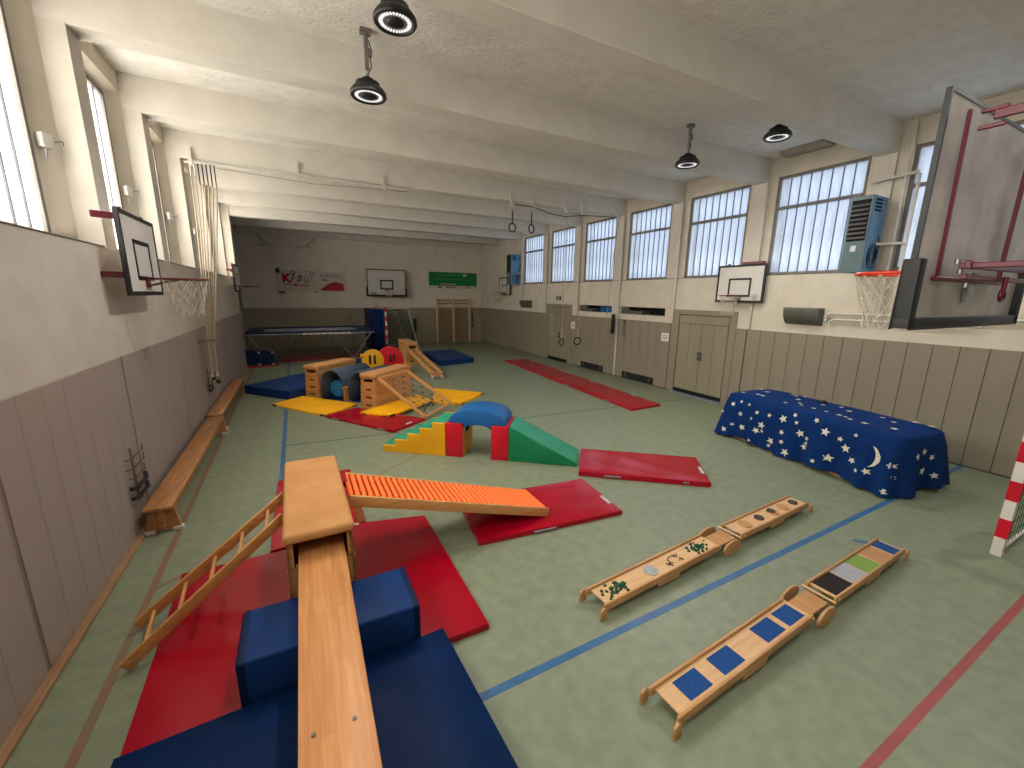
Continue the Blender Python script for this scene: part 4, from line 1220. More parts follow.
def basket(label, loc, rz, w, h, rim_z, arms=(), rim_mat='red_metal', rim_r=0.225, border=0.04, pads=False, back_bracket=True, group=None, emblem=False, rim_off=0.15, square=True, net=True, boardmat='board_face', sqz=0.13, tk=0.03):
    """board plane is local xz, facing local -y. loc = bottom centre of the board"""
    t = thing('basketball_board', label, 'basketball board', loc, rz, group)
    bd = B().box(-w / 2, w / 2, 0, tk, 0, h).build('backboard', M[boardmat], t, 0.004, 1)
    e = B()
    for x0, x1, z0, z1 in ((-w / 2 - 0.005, w / 2 + 0.005, -0.005, border), (-w / 2 - 0.005, w / 2 + 0.005, h - border, h + 0.005), (-w / 2 - 0.005, -w / 2 + border, border, h - border), (w / 2 - border, w / 2 + 0.005, border, h - border)):
        e.box(x0, x1, -0.004, tk + 0.004, z0, z1)
    e.build('border', M['black'], t, label='black border')
    if square:
        s_ = B(); sw, sh = (w * 0.48, h * 0.50) if w < 1.5 else (w * 0.34, h * 0.37); z0 = h * sqz; th = 0.045 * w / 1.2
        zc = rim_z - loc[2]
        z0 = zc - 0.02
        s_.box(-sw / 2, sw / 2, -0.005, 0.001, z0, z0 + th); s_.box(-sw / 2, sw / 2, -0.005, 0.001, z0 + sh - th, z0 + sh)
        s_.box(-sw / 2, -sw / 2 + th, -0.005, 0.001, z0, z0 + sh); s_.box(sw / 2 - th, sw / 2, -0.005, 0.001, z0, z0 + sh)
        s_.build('target_square', M['black'], t, label='black target square')
    z = rim_z - loc[2]
    rc = (0, -rim_off - rim_r, z)
    r_ = B().tube([(rc[0] + rim_r * math.cos(2 * math.pi * i / 28), rc[1] + rim_r * math.sin(2 * math.pi * i / 28), z) for i in range(28)], 0.011, 8, closed=True)
    r_.box(-0.06, 0.06, -0.02, -0.004, z - 0.10, z + 0.02)
    r_.beam((-0.05, -0.01, z), (-0.07, -rim_off - 0.06, z), 0.012, 0.02); r_.beam((0.05, -0.01, z), (0.07, -rim_off - 0.06, z), 0.012, 0.02)
    r_.beam((-0.05, -0.01, z - 0.08), (-0.12, -rim_off - 0.14, z - 0.012), 0.01, 0.012); r_.beam((0.05, -0.01, z - 0.08), (0.12, -rim_off - 0.14, z - 0.012), 0.01, 0.012)
    ro_ = r_.build('rim', M[rim_mat], t)
    if net:
        nb = net_mesh(B(), (rc[0], rc[1], z - 0.01), rim_r * 0.98, 0.40)
        nb.build('net', M['net_white'], t)
    if back_bracket:
        fb = B()
        for x_ in (-w * 0.3, w * 0.3):
            fb.box(x_ - 0.02, x_ + 0.02, tk, tk + 0.04, 0.08, h + 0.04)
        fb.box(-w * 0.32, w * 0.32, tk + 0.0, tk + 0.05, h - 0.06, h - 0.01)
        fb.build('mounting_frame', M['red_metal'], t)
    for a in arms:
        B().beam(a[0], a[1], a[2], a[3]).build('wall_arm', M['red_metal'], t, 0.004, 1, label='dark red wall arm')
    return t
# left wall near board: faces +x  (local -y -> +x : rz = +90deg)
# local coords for rz=90: local x -> world y ; local y -> world -x
basket('white backboard with dark red arms on the left wall above the near bench', (-1.46, 6.06, 2.45), math.pi / 2, 1.14, 0.83, 2.63,
       arms=[((-0.48, 0.03, 0.76), (-0.54, 0.21, 0.76), 0.05, 0.06), ((-0.48, 0.03, 0.20), (-0.54, 0.21, 0.20), 0.05, 0.06), ((0.40, 0.03, 0.76), (0.40, 0.21, 0.76), 0.05, 0.06)], rim_off=0.12, rim_r=0.225)
t = basket('white backboard on the right wall above the double door', (8.86, 6.03, 2.42), -math.pi / 2, 1.12, 0.81, 2.56,
       arms=[((-0.4, 0.03, 0.80), (-0.4, 0.14, 0.80), 0.04, 0.05), ((0.4, 0.03, 0.80), (0.4, 0.14, 0.80), 0.04, 0.05)], rim_off=0.1, rim_r=0.20)
B().box(-0.02, 0.48, 0.02, 0.10, 0.82, 0.87).build('top_bracket', M['red_metal'], t, 0.004, 1, label='dark red bracket above the board')
em = B().tube([(0.38 + 0.055 * math.cos(i * math.pi / 8), -0.004, 0.12 + 0.055 * math.sin(i * math.pi / 8)) for i in range(16)], 0.004, 4, closed=True)
em.box(0.37, 0.39, -0.006, 0.0, 0.10, 0.14)
em.build('round_emblem', M['red_metal'], t, label='small red round emblem')
basket('small backboard seen edge-on at the far end of the left wall', (-1.46, 14.6, 2.50), math.pi / 2, 1.14, 0.75, 2.66, arms=[((-0.4, 0.03, 0.6), (-0.4, 0.20, 0.6), 0.04, 0.05), ((0.4, 0.03, 0.6), (0.4, 0.20, 0.6), 0.04, 0.05)], rim_off=0.12, net=False)
basket('small backboard at the far end of the right wall below the blue heater', (8.86, 17.9, 2.52), -math.pi / 2, 1.14, 0.80, 2.62, arms=[((-0.4, 0.03, 0.6), (-0.4, 0.14, 0.6), 0.04, 0.05), ((0.4, 0.03, 0.6), (0.4, 0.14, 0.6), 0.04, 0.05)], rim_off=0.1)
t = basket('large white backboard with black padding in the middle of the back wall', (3.93, YB - 0.38, 2.42), 0, 1.80, 1.20, 2.72,
       arms=[((-0.5, 0.03, 0.9), (-0.5, 0.38, 0.9), 0.06, 0.06), ((0.5, 0.03, 0.9), (0.5, 0.38, 0.9), 0.06, 0.06), ((-0.5, 0.03, 0.3), (-0.5, 0.38, 0.3), 0.06, 0.06), ((0.5, 0.03, 0.3), (0.5, 0.38, 0.3), 0.06, 0.06)], border=0.035, rim_off=0.15)
pd = B().box(-0.94, 0.94, -0.02, 0.05, -0.05, 0.02); pd.box(-0.95, -0.89, -0.02, 0.05, -0.05, 0.38); pd.box(0.89, 0.95, -0.02, 0.05, -0.05, 0.38)
pd.build('edge_padding', M['pad_black'], t, 0.01, 1, label='black edge padding')
B().box(-0.78, -0.50, -0.004, 0.0, 0.06, 0.12).build('printed_label', M['poster_grey'], t)

# big foreground board (faces +y, back toward the camera): rz = pi
t = basket('large weathered backboard seen from behind, swung out on dark red steel arms', (3.965, 1.085, 2.37), math.pi, 1.80, 1.20, 2.695,
           rim_mat='orange_rim', rim_off=0.18, border=0.014, tk=0.018, back_bracket=False, boardmat='board_back', rim_r=0.22)
# local x -> -world x ; local y -> -world y. camera side = +local y
def lw(x, y, z): return (-(x - 3.965), -(y - 1.085), z - 2.37)
def pbox(b, x0, x1, y0, y1, z0, z1):
    a = lw(x0, y0, z0); c = lw(x1, y1, z1)
    b.box(min(a[0], c[0]), max(a[0], c[0]), min(a[1], c[1]), max(a[1], c[1]), min(a[2], c[2]), max(a[2], c[2]))
b = B()
pbox(b, 3.045, 3.115, 1.03, 1.115, 2.345, 2.73); pbox(b, 4.815, 4.885, 1.03, 1.115, 2.345, 2.73); pbox(b, 3.045, 4.885, 1.03, 1.115, 2.345, 2.405)
b.build('edge_padding', M['pad_black'], t, 0.008, 2, label='thick black padding round the lower edge')
b = B(); b.beam(lw(3.272, 1.045, 3.50), lw(3.325, 1.045, 2.62), 0.024, 0.018, up=(0, 1, 0)); b.build('frame_bar', M['red_metal'], t, 0.004, 1, label='dark red upright bar')
b = B(); pbox(b, 4.311, 4.328, 1.03, 1.055, 2.62, 3.50); b.build('frame_bar', M['red_metal'], t, 0.004, 1, label='dark red upright bar')
b = B(); pbox(b, 3.25, 4.345, 1.02, 1.05, 2.615, 2.64); b.build('frame_bar', M['red_metal'], t, 0.004, 1, label='dark red lower bar')
def arm(p, q, w, h, nm='wall_arm', mat='red_metal', lab='dark red steel arm'):
    B().beam(lw(*p), lw(*q), w, h).build(nm, M[mat], t, 0.004, 1, label=lab)
arm((3.27, 1.0, 3.47), (3.27, 0.90, 3.47), 0.02, 0.02)
arm((3.27, 1.0, 3.39), (3.27, 0.90, 3.39), 0.02, 0.02)
arm((3.27, 0.95, 3.44), (3.27, -3.18, 3.44), 0.022, 0.045)
arm((3.315, 0.96, 2.695), (3.315, -3.18, 2.695), 0.03, 0.03)
arm((4.32, 0.96, 3.44), (4.32, -3.18, 3.44), 0.022, 0.045)
arm((4.32, 0.96, 2.695), (4.32, -3.18, 2.695), 0.03, 0.03)
arm((4.30, 0.95, 2.74), (4.30, -0.1, 3.42), 0.035, 0.05, 'brace', 'red_metal', 'dark red diagonal brace')
arm((3.30, 0.93, 2.635), (4.36, 0.93, 2.635), 0.028, 0.028, 'lower_tube', 'red_metal', 'dark red tube')
arm((3.285, 0.92, 2.70), (4.36, 0.92, 2.71), 0.03, 0.045, 'cross_bar', 'red_metal', 'dark red cross bar')
b = B(); pbox(b, 3.80, 3.90, 1.035, 1.055, 2.50, 2.68); b.build('bracket_plate', M['steel'], t, label='zinc bracket plate')
c = lw(3.86, 0.90, 2.54)
B().tube([(c[0] + 0.032 * math.cos(i * math.pi / 8), c[1], c[2] + 0.032 * math.sin(i * math.pi / 8)) for i in range(16)], 0.011, 6, closed=True).cyl((c[0], c[1], c[2] + 0.03), (c[0], c[1], c[2] + 0.11), 0.012).build('eye_bolt', M['red_metal'], t, label='dark red eye bolt')
for p in ((3.34, 0.96, 2.665), (3.36, 0.93, 2.59), (3.31, 0.97, 2.72)):
    c = lw(*p)
    B().cyl((c[0], c[1], c[2] - 0.012), (c[0], c[1], c[2] + 0.012), 0.014, 8).build('bolt', M['steel'], t)

# ================================================================== cloth covered box
def cloth_obj():
    c = Vector((7.30, 3.32)); L_, Wd, Hc = 2.66, 1.02, 0.83
    ang = math.atan2(4.716 - 2.053, 6.972 - 6.619) - math.pi / 2     # long axis ~ +y
    t = thing('cloth_covered_bench', 'large box draped in navy cloth with cream stars and a moon, by the wall', 'draped box', (c.x, c.y, 0), ang)
    # perimeter param s 0..1, height z. rounded rectangle
    hl, hw = L_ / 2, Wd / 2
    per = []
    def rr(hx_, hy_, r, n_=6):
        pts = []
        for cx, cy, a0 in ((hx_ - r, hy_ - r, 0), (-hx_ + r, hy_ - r, 90), (-hx_ + r, -hy_ + r, 180), (hx_ - r, -hy_ + r, 270)):
            for i in range(n_ + 1):
                a = math.radians(a0 + 90 * i / n_)
                pts.append(Vector((cx + r * math.cos(a), cy + r * math.sin(a))))
        return pts
    def resample(pts, n_):
        tot = sum((pts[(i + 1) % len(pts)] - pts[i]).length for i in range(len(pts)))
        out = []; i = 0; acc = 0; seg = (pts[1] - pts[0]).length
        for k in range(n_):
            tgt = tot * k / n_
            while acc + seg < tgt:
                acc += seg; i += 1
                seg = (pts[(i + 1) % len(pts)] - pts[i % len(pts)]).length
            out.append(pts[i % len(pts)].lerp(pts[(i + 1) % len(pts)], (tgt - acc) / max(seg, 1e-9)))
        return out
    NP = 160; NZ = 14
    core = resample(rr(hw, hl, 0.16), NP)
    vs = []; fs = []
    def off(k, zr):
        """outward drape offset: zr 0 top, 1 hem"""
        s_ = k / NP * 2 * math.pi
        x, y = core[k % NP]
        corner = max(0.0, 1 - (hw - abs(x)) / 0.25) * max(0.0, 1 - (hl - abs(y)) / 0.35)
        fold = 0.022 * math.sin(s_ * 13 + 0.6) + 0.014 * math.sin(s_ * 29 + 2) + 0.05 * corner * math.sin(s_ * 34)
        return (0.012 + 0.035 * min(1, zr * 4) + 0.03 * zr + 0.12 * corner * zr + fold * zr ** 1.2 * 1.9)
    def side(k, zr):
        i0 = int(math.floor(k)) % NP; f_ = k - math.floor(k)
        p = core[i0].lerp(core[(i0 + 1) % NP], f_)
        q = core[(i0 + 2) % NP] - core[i0 - 1]
        n_ = Vector((q.y, -q.x)).normalized()
        o = off(i0, zr) * (1 - f_) + off((i0 + 1) % NP, zr) * f_
        hem = 0.02 + 0.022 * (1 + math.sin(k / NP * 2 * math.pi * 5 + 1.0))
        z = Hc - 0.05 - (Hc - 0.05 - hem) * zr
        return Vector((p.x + n_.x * o, p.y + n_.y * o, z)), Vector((n_.x, n_.y, 0.05))
    # top: inner grid by shrinking rings
    rings = [(0.0, Hc), (0.35, Hc + 0.004), (0.7, Hc + 0.002), (0.88, Hc - 0.004), (0.95, Hc - 0.016), (0.99, Hc - 0.034)]
    for sc_, z in rings[1:]:
        for k in range(NP):
            p = core[k] * sc_
            vs.append((p.x, p.y, z + 0.004 * math.sin(p.y * 6) * math.sin(p.x * 7 + 1)))
    for j in range(NZ + 1):
        for k in range(NP):
            p, _ = side(k, j / NZ)
            vs.append(tuple(p))
    rows = len(rings) - 1 + NZ + 1
    for j in range(rows - 1):
        for k in range(NP):
            l = (k + 1) % NP
            fs.append((j * NP + k, (j + 1) * NP + k, (j + 1) * NP + l, j * NP + l))
    vs.append((0, 0, Hc + 0.004)); ci = len(vs) - 1
    for k in range(NP):
        fs.append((ci, k, (k + 1) % NP))
    b = B(); b.add(vs, fs, True)
    o = b.build('cloth', M['cloth'], t)
    bm = bmesh.new(); bm.from_mesh(o.data); bmesh.ops.recalc_face_normals(bm, faces=bm.faces); bm.to_mesh(o.data); bm.free()
    # printed stars
    def star_pts(r, rot, npt=5):
        return [(r * (1 if i % 2 == 0 else 0.45) * math.cos(rot + math.pi * i / npt), r * (1 if i % 2 == 0 else 0.45) * math.sin(rot + math.pi * i / npt)) for i in range(2 * npt)]
    tot = 2 * (L_ + Wd) - 8 * 0.16 + 2 * math.pi * 0.16
    step = tot / NP
    def put(name, outline, k, zr, top=None, lab=None):
        vs = []
        for (a, c_) in [(0, 0)] + outline if name == 'star' else outline:
            if top is None:
                kk = (k + a / step) % NP; z_ = zr - c_ / (Hc - 0.07)
                z_ = max(0.0, min(1.0, z_))
                p, n_ = side(kk, z_)
                vs.append(p + n_ * 0.004)
            else:
                vs.append(Vector((top[0] + a, top[1] + c_, Hc + 0.0095)))
        m_ = len(outline)
        if name == 'star':
            f_ = [(0, 1 + i, 1 + (i + 1) % m_) for i in range(m_)]
        else:
            h2 = m_ // 2
            f_ = [(i, i + 1, m_ - 2 - i, m_ - 1 - i) for i in range(h2 - 1)]
        B().add(vs, f_).build(name, M['star'], o, label=lab)
    # core starts at (+hw, +hl-r); order: right-top corner -> goes CCW: corner(+,+), corner(-,+), then side x=-hw downwards...
    # find k ranges of the room-facing long side (x=-hw)
    ks = [k for k in range(NP) if abs(core[k].x + hw) < 1e-4]
    k0, k1 = min(ks) - 4, max(ks) + 5
    ends = [k for k in range(NP) if abs(core[k].y + hl) < 1e-4]
    rnd = random.Random(11)
    # (position along front 0 far .. 1 near, height ratio 0 top .. 1 hem, radius)
    front = [(0.02, 0.45, .03), (0.05, 0.86, .055), (0.09, 0.70, .035), (0.12, 0.10, .035), (0.13, 0.40, .055), (0.155, 0.72, .065), (0.18, 0.12, .035), (0.22, 0.42, .035), (0.25, 0.24, .04),
             (0.265, 0.66, .06), (0.29, 0.50, .07), (0.30, 0.63, .035), (0.33, 0.22, .04), (0.36, 0.78, .065), (0.42, 0.20, .07), (0.43, 0.48, .045), (0.44, 0.68, .04), (0.47, 0.88, .07), (0.50, 0.20, .035),
             (0.53, 0.40, .065), (0.57, 0.47, .04), (0.57, 0.57, .035), (0.56, 0.66, .06), (0.63, 0.88, .04), (0.66, 0.22, .07), (0.70, 0.72, .07), (0.735, 0.28, .045), (0.77, 0.42, .07), (0.80, 0.12, .03),
             (0.81, 0.60, .05), (0.84, 0.74, .035), (0.885, 0.68, .05), (0.955, 0.45, .045), (0.96, 0.66, .04), (0.95, 0.90, .04), (0.35, 0.90, .035), (0.24, 0.93, .03), (0.48, 0.06, .04), (0.6, 0.05, .045), (0.07, 0.2, .045)]
    for s_, z_, r_ in front:
        put('star', star_pts(r_, rnd.uniform(0, 1.2)), k0 + (k1 - k0) * s_, z_)
    cr = []
    n_ = 10
    for i in range(n_ + 1):
        a = math.radians(-75 + 150 * i / n_); cr.append((0.12 * math.cos(a) - 0.02, 0.15 * math.sin(a)))
    for i in range(n_ + 1):
        a = math.radians(75 - 150 * i / n_); cr.append((0.07 * math.cos(a) - 0.02, 0.148 * math.sin(a)))
    put('moon', cr, k0 + (k1 - k0) * 0.885, 0.40, lab='cream crescent moon')
    for s_, z_, r_ in ((0.15, 0.3, .05), (0.25, 0.9, .05), (0.4, 0.25, .05), (0.45, 0.62, .06), (0.7, 0.4, .05), (0.8, 0.75, .05)):
        put('star', star_pts(r_, rnd.uniform(0, 1.2)), min(ends) + (max(ends) - min(ends)) * s_, z_)
    for i in range(26):
        put('star', star_pts(rnd.uniform(.035, .06), rnd.uniform(0, 1.2)), 0, 0, top=(rnd.uniform(-0.42, 0.42), -1.25 + 2.5 * (i + 0.5) / 26))
    B().box(-hw + 0.06, hw - 0.06, -hl + 0.06, hl - 0.06, 0, Hc - 0.03).build('covered_box', M['beech'], t)
    b_ = B().lathe([(0, 0), (0.07, 0), (0.055, 0.025), (0, 0.035)], 10, (0.0, 0, 0))
    h_ = b_.build('dark_pouch', M['black'])
    h_.location = (c.x + 0.30, c.y + 0.12, Hc + 0.012)
    tag(h_, 'small black pouch lying on top of the star cloth', 'pouch')
cloth_obj()

# ================================================================== ceiling lamps
def lamp(label, x, y, z, pole):
    t = thing('ceiling_lamp', label, 'lamp', (x, y, z), 0, None)
    h = B().lathe([(0.0, 0.17), (0.06, 0.17), (0.07, 0.13), (0.13, 0.125), (0.135, 0.075), (0.165, 0.07), (0.195, 0.03), (0.20, 0.0), (0.185, -0.02), (0.165, -0.012), (0.165, 0.0), (0.075, 0.0), (0.075, -0.01), (0.0, -0.01)], 36)
    h.build('housing', M['black'], t)
    rg = B().lathe([(0.165, -0.002), (0.078, -0.002)][::-1], 36); rg.build('reflector_ring', M['silver'], t, label='ribbed reflector ring')
    n_ = 30; lb = B()
    for i in range(n_):
        a = 2 * math.pi * i / n_; c_, s_ = math.cos(a), math.sin(a); da = 0.062
        lb.add([(0.148 * math.cos(a - da), 0.148 * math.sin(a - da), -0.006), (0.148 * math.cos(a + da), 0.148 * math.sin(a + da), -0.006), (0.112 * math.cos(a + da), 0.112 * math.sin(a + da), -0.006), (0.112 * math.cos(a - da), 0.112 * math.sin(a - da), -0.006)], [(0, 1, 2, 3)])
    lb.build('led_ring', M['led'], t, label='lit ring of leds')
    sp = bpy.data.lights.new('lamp_light', 'SPOT'); sp.energy = LAMP_W; sp.color = (1.0, 0.96, 0.91)
    sp.spot_size = math.radians(168); sp.spot_blend = 0.6; sp.shadow_soft_size = 0.10
    so = bpy.data.objects.new('lamp_light', sp); C.objects.link(so); so.location = (x, y, z - 0.03)
    B().tube([(0.0, 0, 0.17), (0.015, 0, 0.22), (0.0, 0, 0.27), (-0.012, 0, 0.20), (0, 0, 0.17)], 0.008, 6).build('hook', M['steel'], t)
    if pole:
        top = ZC - z
        B().box(-0.022, 0.022, -0.022, 0.022, 0.26, top - 0.01).build('pole', M['frame'], t, 0.003, 1)
        B().box(-0.06, 0.06, -0.04, 0.04, top - 0.05, top).build('mounting_plate', M['frame'], t, 0.003, 1)
        B().tube([(0.03, 0, top - 0.1), (0.06, 0, top - 0.2), (0.035, 0, 0.4), (0.05, 0, 0.3), (0.0, 0, 0.2)], 0.006, 6).build('cable', M['black'], t)
        B().box(0.02, 0.06, -0.02, 0.02, 0.4, 0.47).build('junction_box', M['frame'], t)
    else:
        top = ZC - z
        B().tube([(0.0, 0, 0.24), (-0.04, 0.03, top)], 0.005, 6).build('cable', M['black'], t)
    return t
lamp('round black ceiling lamp at the top centre, nearest the camera', 1.04, 4.44, 4.965, False)
lamp('round black lamp hanging on a short grey pole left of the centre', 0.93, 5.40, 4.69, True)
lamp('round black lamp on a short pole above the right windows', 6.13, 5.40, 4.72, True)
lamp('round black lamp close under the ceiling near the right wall', 6.98, 4.43, 5.0, False)
for x, y in ((1.0, 0.6), (7.0, 0.6)):  # two unseen lamps added to light the near end
    lamp('added black ceiling lamp, unseen behind the camera on the %s side' % ('left' if x < 3 else 'right'), x, y, 5.0, False)

# ================================================================== ropes and rings
t = thing('rope_rail', 'pale steel rail for climbing ropes mounted under the beams on the left', 'rail', (0, 10.0, 4.79), 0)
B().tube([(-1.60, 0, 0.02), (2.5, 0, 0.02)], 0.022, 8).build('rail', M['pipe'], t)
for xx in (-1.5, 0.25, 1.95):
    B().box(xx - 0.03, xx + 0.03, -0.03, 0.03, -0.04, 0.10).build('bracket', M['pipe'], t)
    B().box(xx - 0.02, xx + 0.02, 0.03, 0.085, 0.0, 0.28).build('bracket', M['pipe'], t)
B().tube([(-1.1, 0, -0.03), (0.5, 0.01, -0.09), (2.45, 0, -0.02)], 0.004, 5).build('pull_cord', M['black'], t)
ytie, xtie = 9.25, -1.50
for i in range(7):
    x0 = -1.52 + i * 0.062
    label = 'pale climbing rope in the bundle tied to the left wall, number %d from the wall' % (i + 1)
    r = thing('climbing_rope', ['pale climbing rope closest to the left wall in the tied bundle', 'second rope from the left wall in the tied bundle', 'third rope from the left wall in the tied bundle', 'middle rope of the bundle tied to the left wall', 'third rope from the room side of the tied bundle', 'second rope from the room side of the tied bundle', 'rope on the room side of the tied bundle'][i], 'rope', (x0, 9.99, 4.74), 0, 'bundle of climbing ropes by the left wall')
    B().box(-0.009, 0.009, -0.015, 0.015, -0.30 if i > 1 else -0.16, 0.06).build('rope_clamp', M['black'] if i > 1 else M['pipe'], r)
    P_ = [Vector((0, 0, 0)), Vector((0, 0, -0.3))]
    tx_, ty_ = xtie + 0.015 * i - x0, ytie + 0.02 * math.sin(i * 2) - 9.99
    n_ = 10
    for q in range(1, n_ + 1):
        s_ = q / n_
        P_.append(Vector((tx_ * s_ ** 1.15, ty_ * s_ ** 1.1 + 0.03 * math.sin(i + s_ * 5), -0.3 - 2.85 * s_)))
    e_ = P_[-1]
    P_.append(e_ + Vector((0.0, -0.03, -0.35))); P_.append(e_ + Vector((0.02 * math.sin(i * 3), -0.06, -0.62 - 0.06 * (i % 3))))
    B().tube(P_, 0.012, 6).build('rope', M['rope'], r)
    B().lathe([(0, -0.03), (0.035, -0.03), (0.04, 0.0), (0.03, 0.04), (0, 0.05)], 10).build('knot', M['black'] if i % 2 else M['rope'], r, loc=tuple(P_[-1]))
tb = thing('rope_tie', 'brown strap tying the climbing ropes to the left wall', 'strap', (-1.58, 9.25, 1.62), 0)
B().tube([(-0.07, 0, 0), (0.0, -0.04, 0), (0.20, -0.04, 0), (0.22, 0.03, 0), (0.10, 0.07, 0), (-0.07, 0.03, 0)], 0.012, 6, closed=True).build('strap', M['seam'], tb)
B().box(-0.075, -0.06, -0.03, 0.03, -0.04, 0.04).build('wall_plate', M['steel'], tb)
# right: ring rail
t = thing('ring_rail', 'pale rail under the beam carrying the gymnastic rings on the right', 'rail', (0, 10.0, 4.79), 0)
B().tube([(5.0, 0, 0.02), (8.75, 0, 0.02)], 0.02, 8).build('rail', M['pipe'], t)
for xx in (5.15, 5.8, 6.83, 7.38, 8.66):
    B().box(xx - 0.03, xx + 0.03, -0.03, 0.03, -0.03, 0.05).build('pulley', M['pipe'], t)
    B().box(xx - 0.02, xx + 0.02, 0.03, 0.085, 0.05, 0.32).build('bracket', M['pipe'], t)
B().tube([(5.2, -0.02, 0.0), (5.8, -0.02, -0.01), (6.3, -0.02, -0.12), (6.8, -0.02, -0.15), (7.4, -0.02, -0.06), (8.6, -0.02, 0.0)], 0.012, 6).build('hanging_cable', M['frame_dark'], t)
def ring(label, x, y, z0, z1, rz, group):
    r = thing('gymnastic_ring', label, 'ring', (x, y, z0), rz, group)
    B().tube([(0, 0, 0), (0, 0, z1 - z0 + 0.12)], 0.008, 6).build('rope', M['rope'], r)
    cz = z1 - z0
    B().box(-0.02, 0.02, -0.008, 0.008, cz + 0.10, cz + 0.40).build('strap', M['frame_dark'] if z1 > 3 else M['rope'], r)
    B().tube([(0.105 * math.cos(i * math.pi / 12), 0, cz + 0.105 * math.sin(i * math.pi / 12)) for i in range(24)], 0.018, 8, closed=True).build('hand_ring', M['black'], r, label='dark hand ring')
ring('high hanging gymnastic ring, left one of the upper pair', 5.15, 9.98, 4.78, 4.22, 0.1, 'raised pair of rings')
ring('high hanging gymnastic ring, right one of the upper pair', 5.72, 9.98, 4.78, 4.24, 0.35, 'raised pair of rings')
ring('low hanging gymnastic ring in front of the single door', 6.83, 9.98, 4.78, 1.18, 0.3, 'lowered pair of rings')
ring('low hanging gymnastic ring right of the single door', 7.39, 9.98, 4.78, 1.19, -0.2, 'lowered pair of rings')
t = thing('pull_rope', 'looped pull rope with dark grip hanging on the right wall beside the slit', 'rope', (8.72, 10.02, 4.72), 0)
B().tube([(0, 0, 0), (-0.06, 0.1, -1.5), (-0.1, 0.15, -3.0), (-0.12, 0.15, -3.5), (0.0, 0.1, -3.72), (0.1, 0.02, -3.5), (0.1, 0, -2.9), (0.05, 0, -2.7)], 0.011, 6).build('rope', M['rope'], t)
B().box(-0.0, 0.1, -0.03, 0.05, -3.35, -2.75).build('dark_grip', M['black'], t, 0.015, 2)
t = thing('key_strap', 'short reddish strap loop hanging beside the pull rope', 'strap', (8.96, 9.72, 1.72), 0)
B().tube([(0, 0, 0.05), (0, 0.05, -0.1), (0, 0.04, -0.42), (0, -0.05, -0.42), (0, -0.05, -0.1), (0, 0, 0.05)], 0.012, 6).build('loop', M['seam'], t)
B().box(-0.015, 0.015, -0.04, 0.05, 0.02, 0.07).build('hook_plate', M['black'], t)
# pipes on pilasters (dark seam + pale pipe)
for i, k in enumerate((1, 2, 3, 4, 5)):
    p = B().cyl((XR - 0.045, P0 + DP * k - 0.04, 0.02 if k == 3 else WAIN), (XR - 0.045, P0 + DP * k - 0.04, ZB - 0.02), 0.026 if k != 3 else 0.03, 8).build('wall_pipe', M['pipe'])
    tag(p, ['thin pale pipe on the pilaster right of the double door', 'thin pale pipe on the pilaster left of the double door', 'thicker pale pipe on the pilaster beside the pull rope', 'thin pale pipe on the pilaster right of the single door', 'thin pale pipe on the pilaster left of the single door'][i], 'pipe')

# heaters -----------------------------------------------------------------
def heater(label, x0, x1, y0, y1, z0, z1, grp=None):
    t = thing('fan_heater', label, 'heater', ((x0 + x1) / 2, (y0 + y1) / 2, z0), 0, grp)
    hx_, hy_, H_ = (x1 - x0) / 2, (y1 - y0) / 2, z1 - z0
    B().box(-hx_, hx_, -hy_, hy_, 0, H_).build('casing', M['heater_side'], t, 0.015, 2)
    B().box(-hx_ - 0.012, -hx_ + 0.01, -hy_ + 0.0, hy_ - 0.0, 0.0, H_).build('front_panel', M['heater'], t, 0.005, 1, label='teal grey front')
    B().box(-hx_ - 0.016, -hx_ - 0.010, -hy_ + 0.03, hy_ - 0.03, H_ * 0.42, H_ - 0.06).build('grille_opening', M['void'], t)
    for i in range(8):
        z = H_ * 0.42 + 0.03 + i * (H_ * 0.58 - 0.12) / 8
        B().hexa([(-hx_ - 0.04, -hy_ + 0.035, z), (-hx_ - 0.016, -hy_ + 0.035, z + 0.03), (-hx_ - 0.016, hy_ - 0.035, z + 0.03), (-hx_ - 0.04, hy_ - 0.035, z),
                  (-hx_ - 0.04, -hy_ + 0.035, z + 0.008), (-hx_ - 0.016, -hy_ + 0.035, z + 0.038), (-hx_ - 0.016, hy_ - 0.035, z + 0.038), (-hx_ - 0.04, hy_ - 0.035, z + 0.008)]).build('louvre', M['frame_dark'], t)
    B().box(-hx_ - 0.018, -hx_ - 0.011, -0.03, 0.05, H_ * 0.28, H_ * 0.36).build('type_plate', M['label'], t)
    # side (-y): vents and fan ring
    for c_ in (-0.5, -0.05):
        for i in range(4):
            B().box(hx_ * c_ - 0.05, hx_ * c_ + 0.05, -hy_ - 0.006, -hy_ + 0.002, H_ * 0.80 + i * 0.055, H_ * 0.80 + i * 0.055 + 0.03).build('vent_slot', M['void'], t)
    zc = H_ * 0.22
    for rr_ in (0.19, 0.14, 0.08):
        B().tube([(0.0 + rr_ * 0.8 * math.cos(i * math.pi / 12), -hy_ - 0.005, zc + rr_ * math.sin(i * math.pi / 12)) for i in range(24)], 0.008, 6, closed=True).build('fan_ring', M['black'], t)
    B().tube([(0.02, -hy_ - 0.02, zc + 0.02), (0.10, -hy_ - 0.03, zc - 0.04), (0.12, -hy_ - 0.03, zc + 0.16), (0.10, -hy_ - 0.01, zc + 0.34)], 0.008, 6).build('cable', M['black'], t)
    B().box(hx_ - 0.01, hx_ + 0.06, -hy_ + 0.05, hy_ - 0.05, 0.3, 0.9).build('wall_mount', M['frame_dark'], t)
    return t
heater('teal and blue wall fan heater on the right wall between two windows', 8.46, 8.94, 3.62, 3.94, 2.96, 4.18)
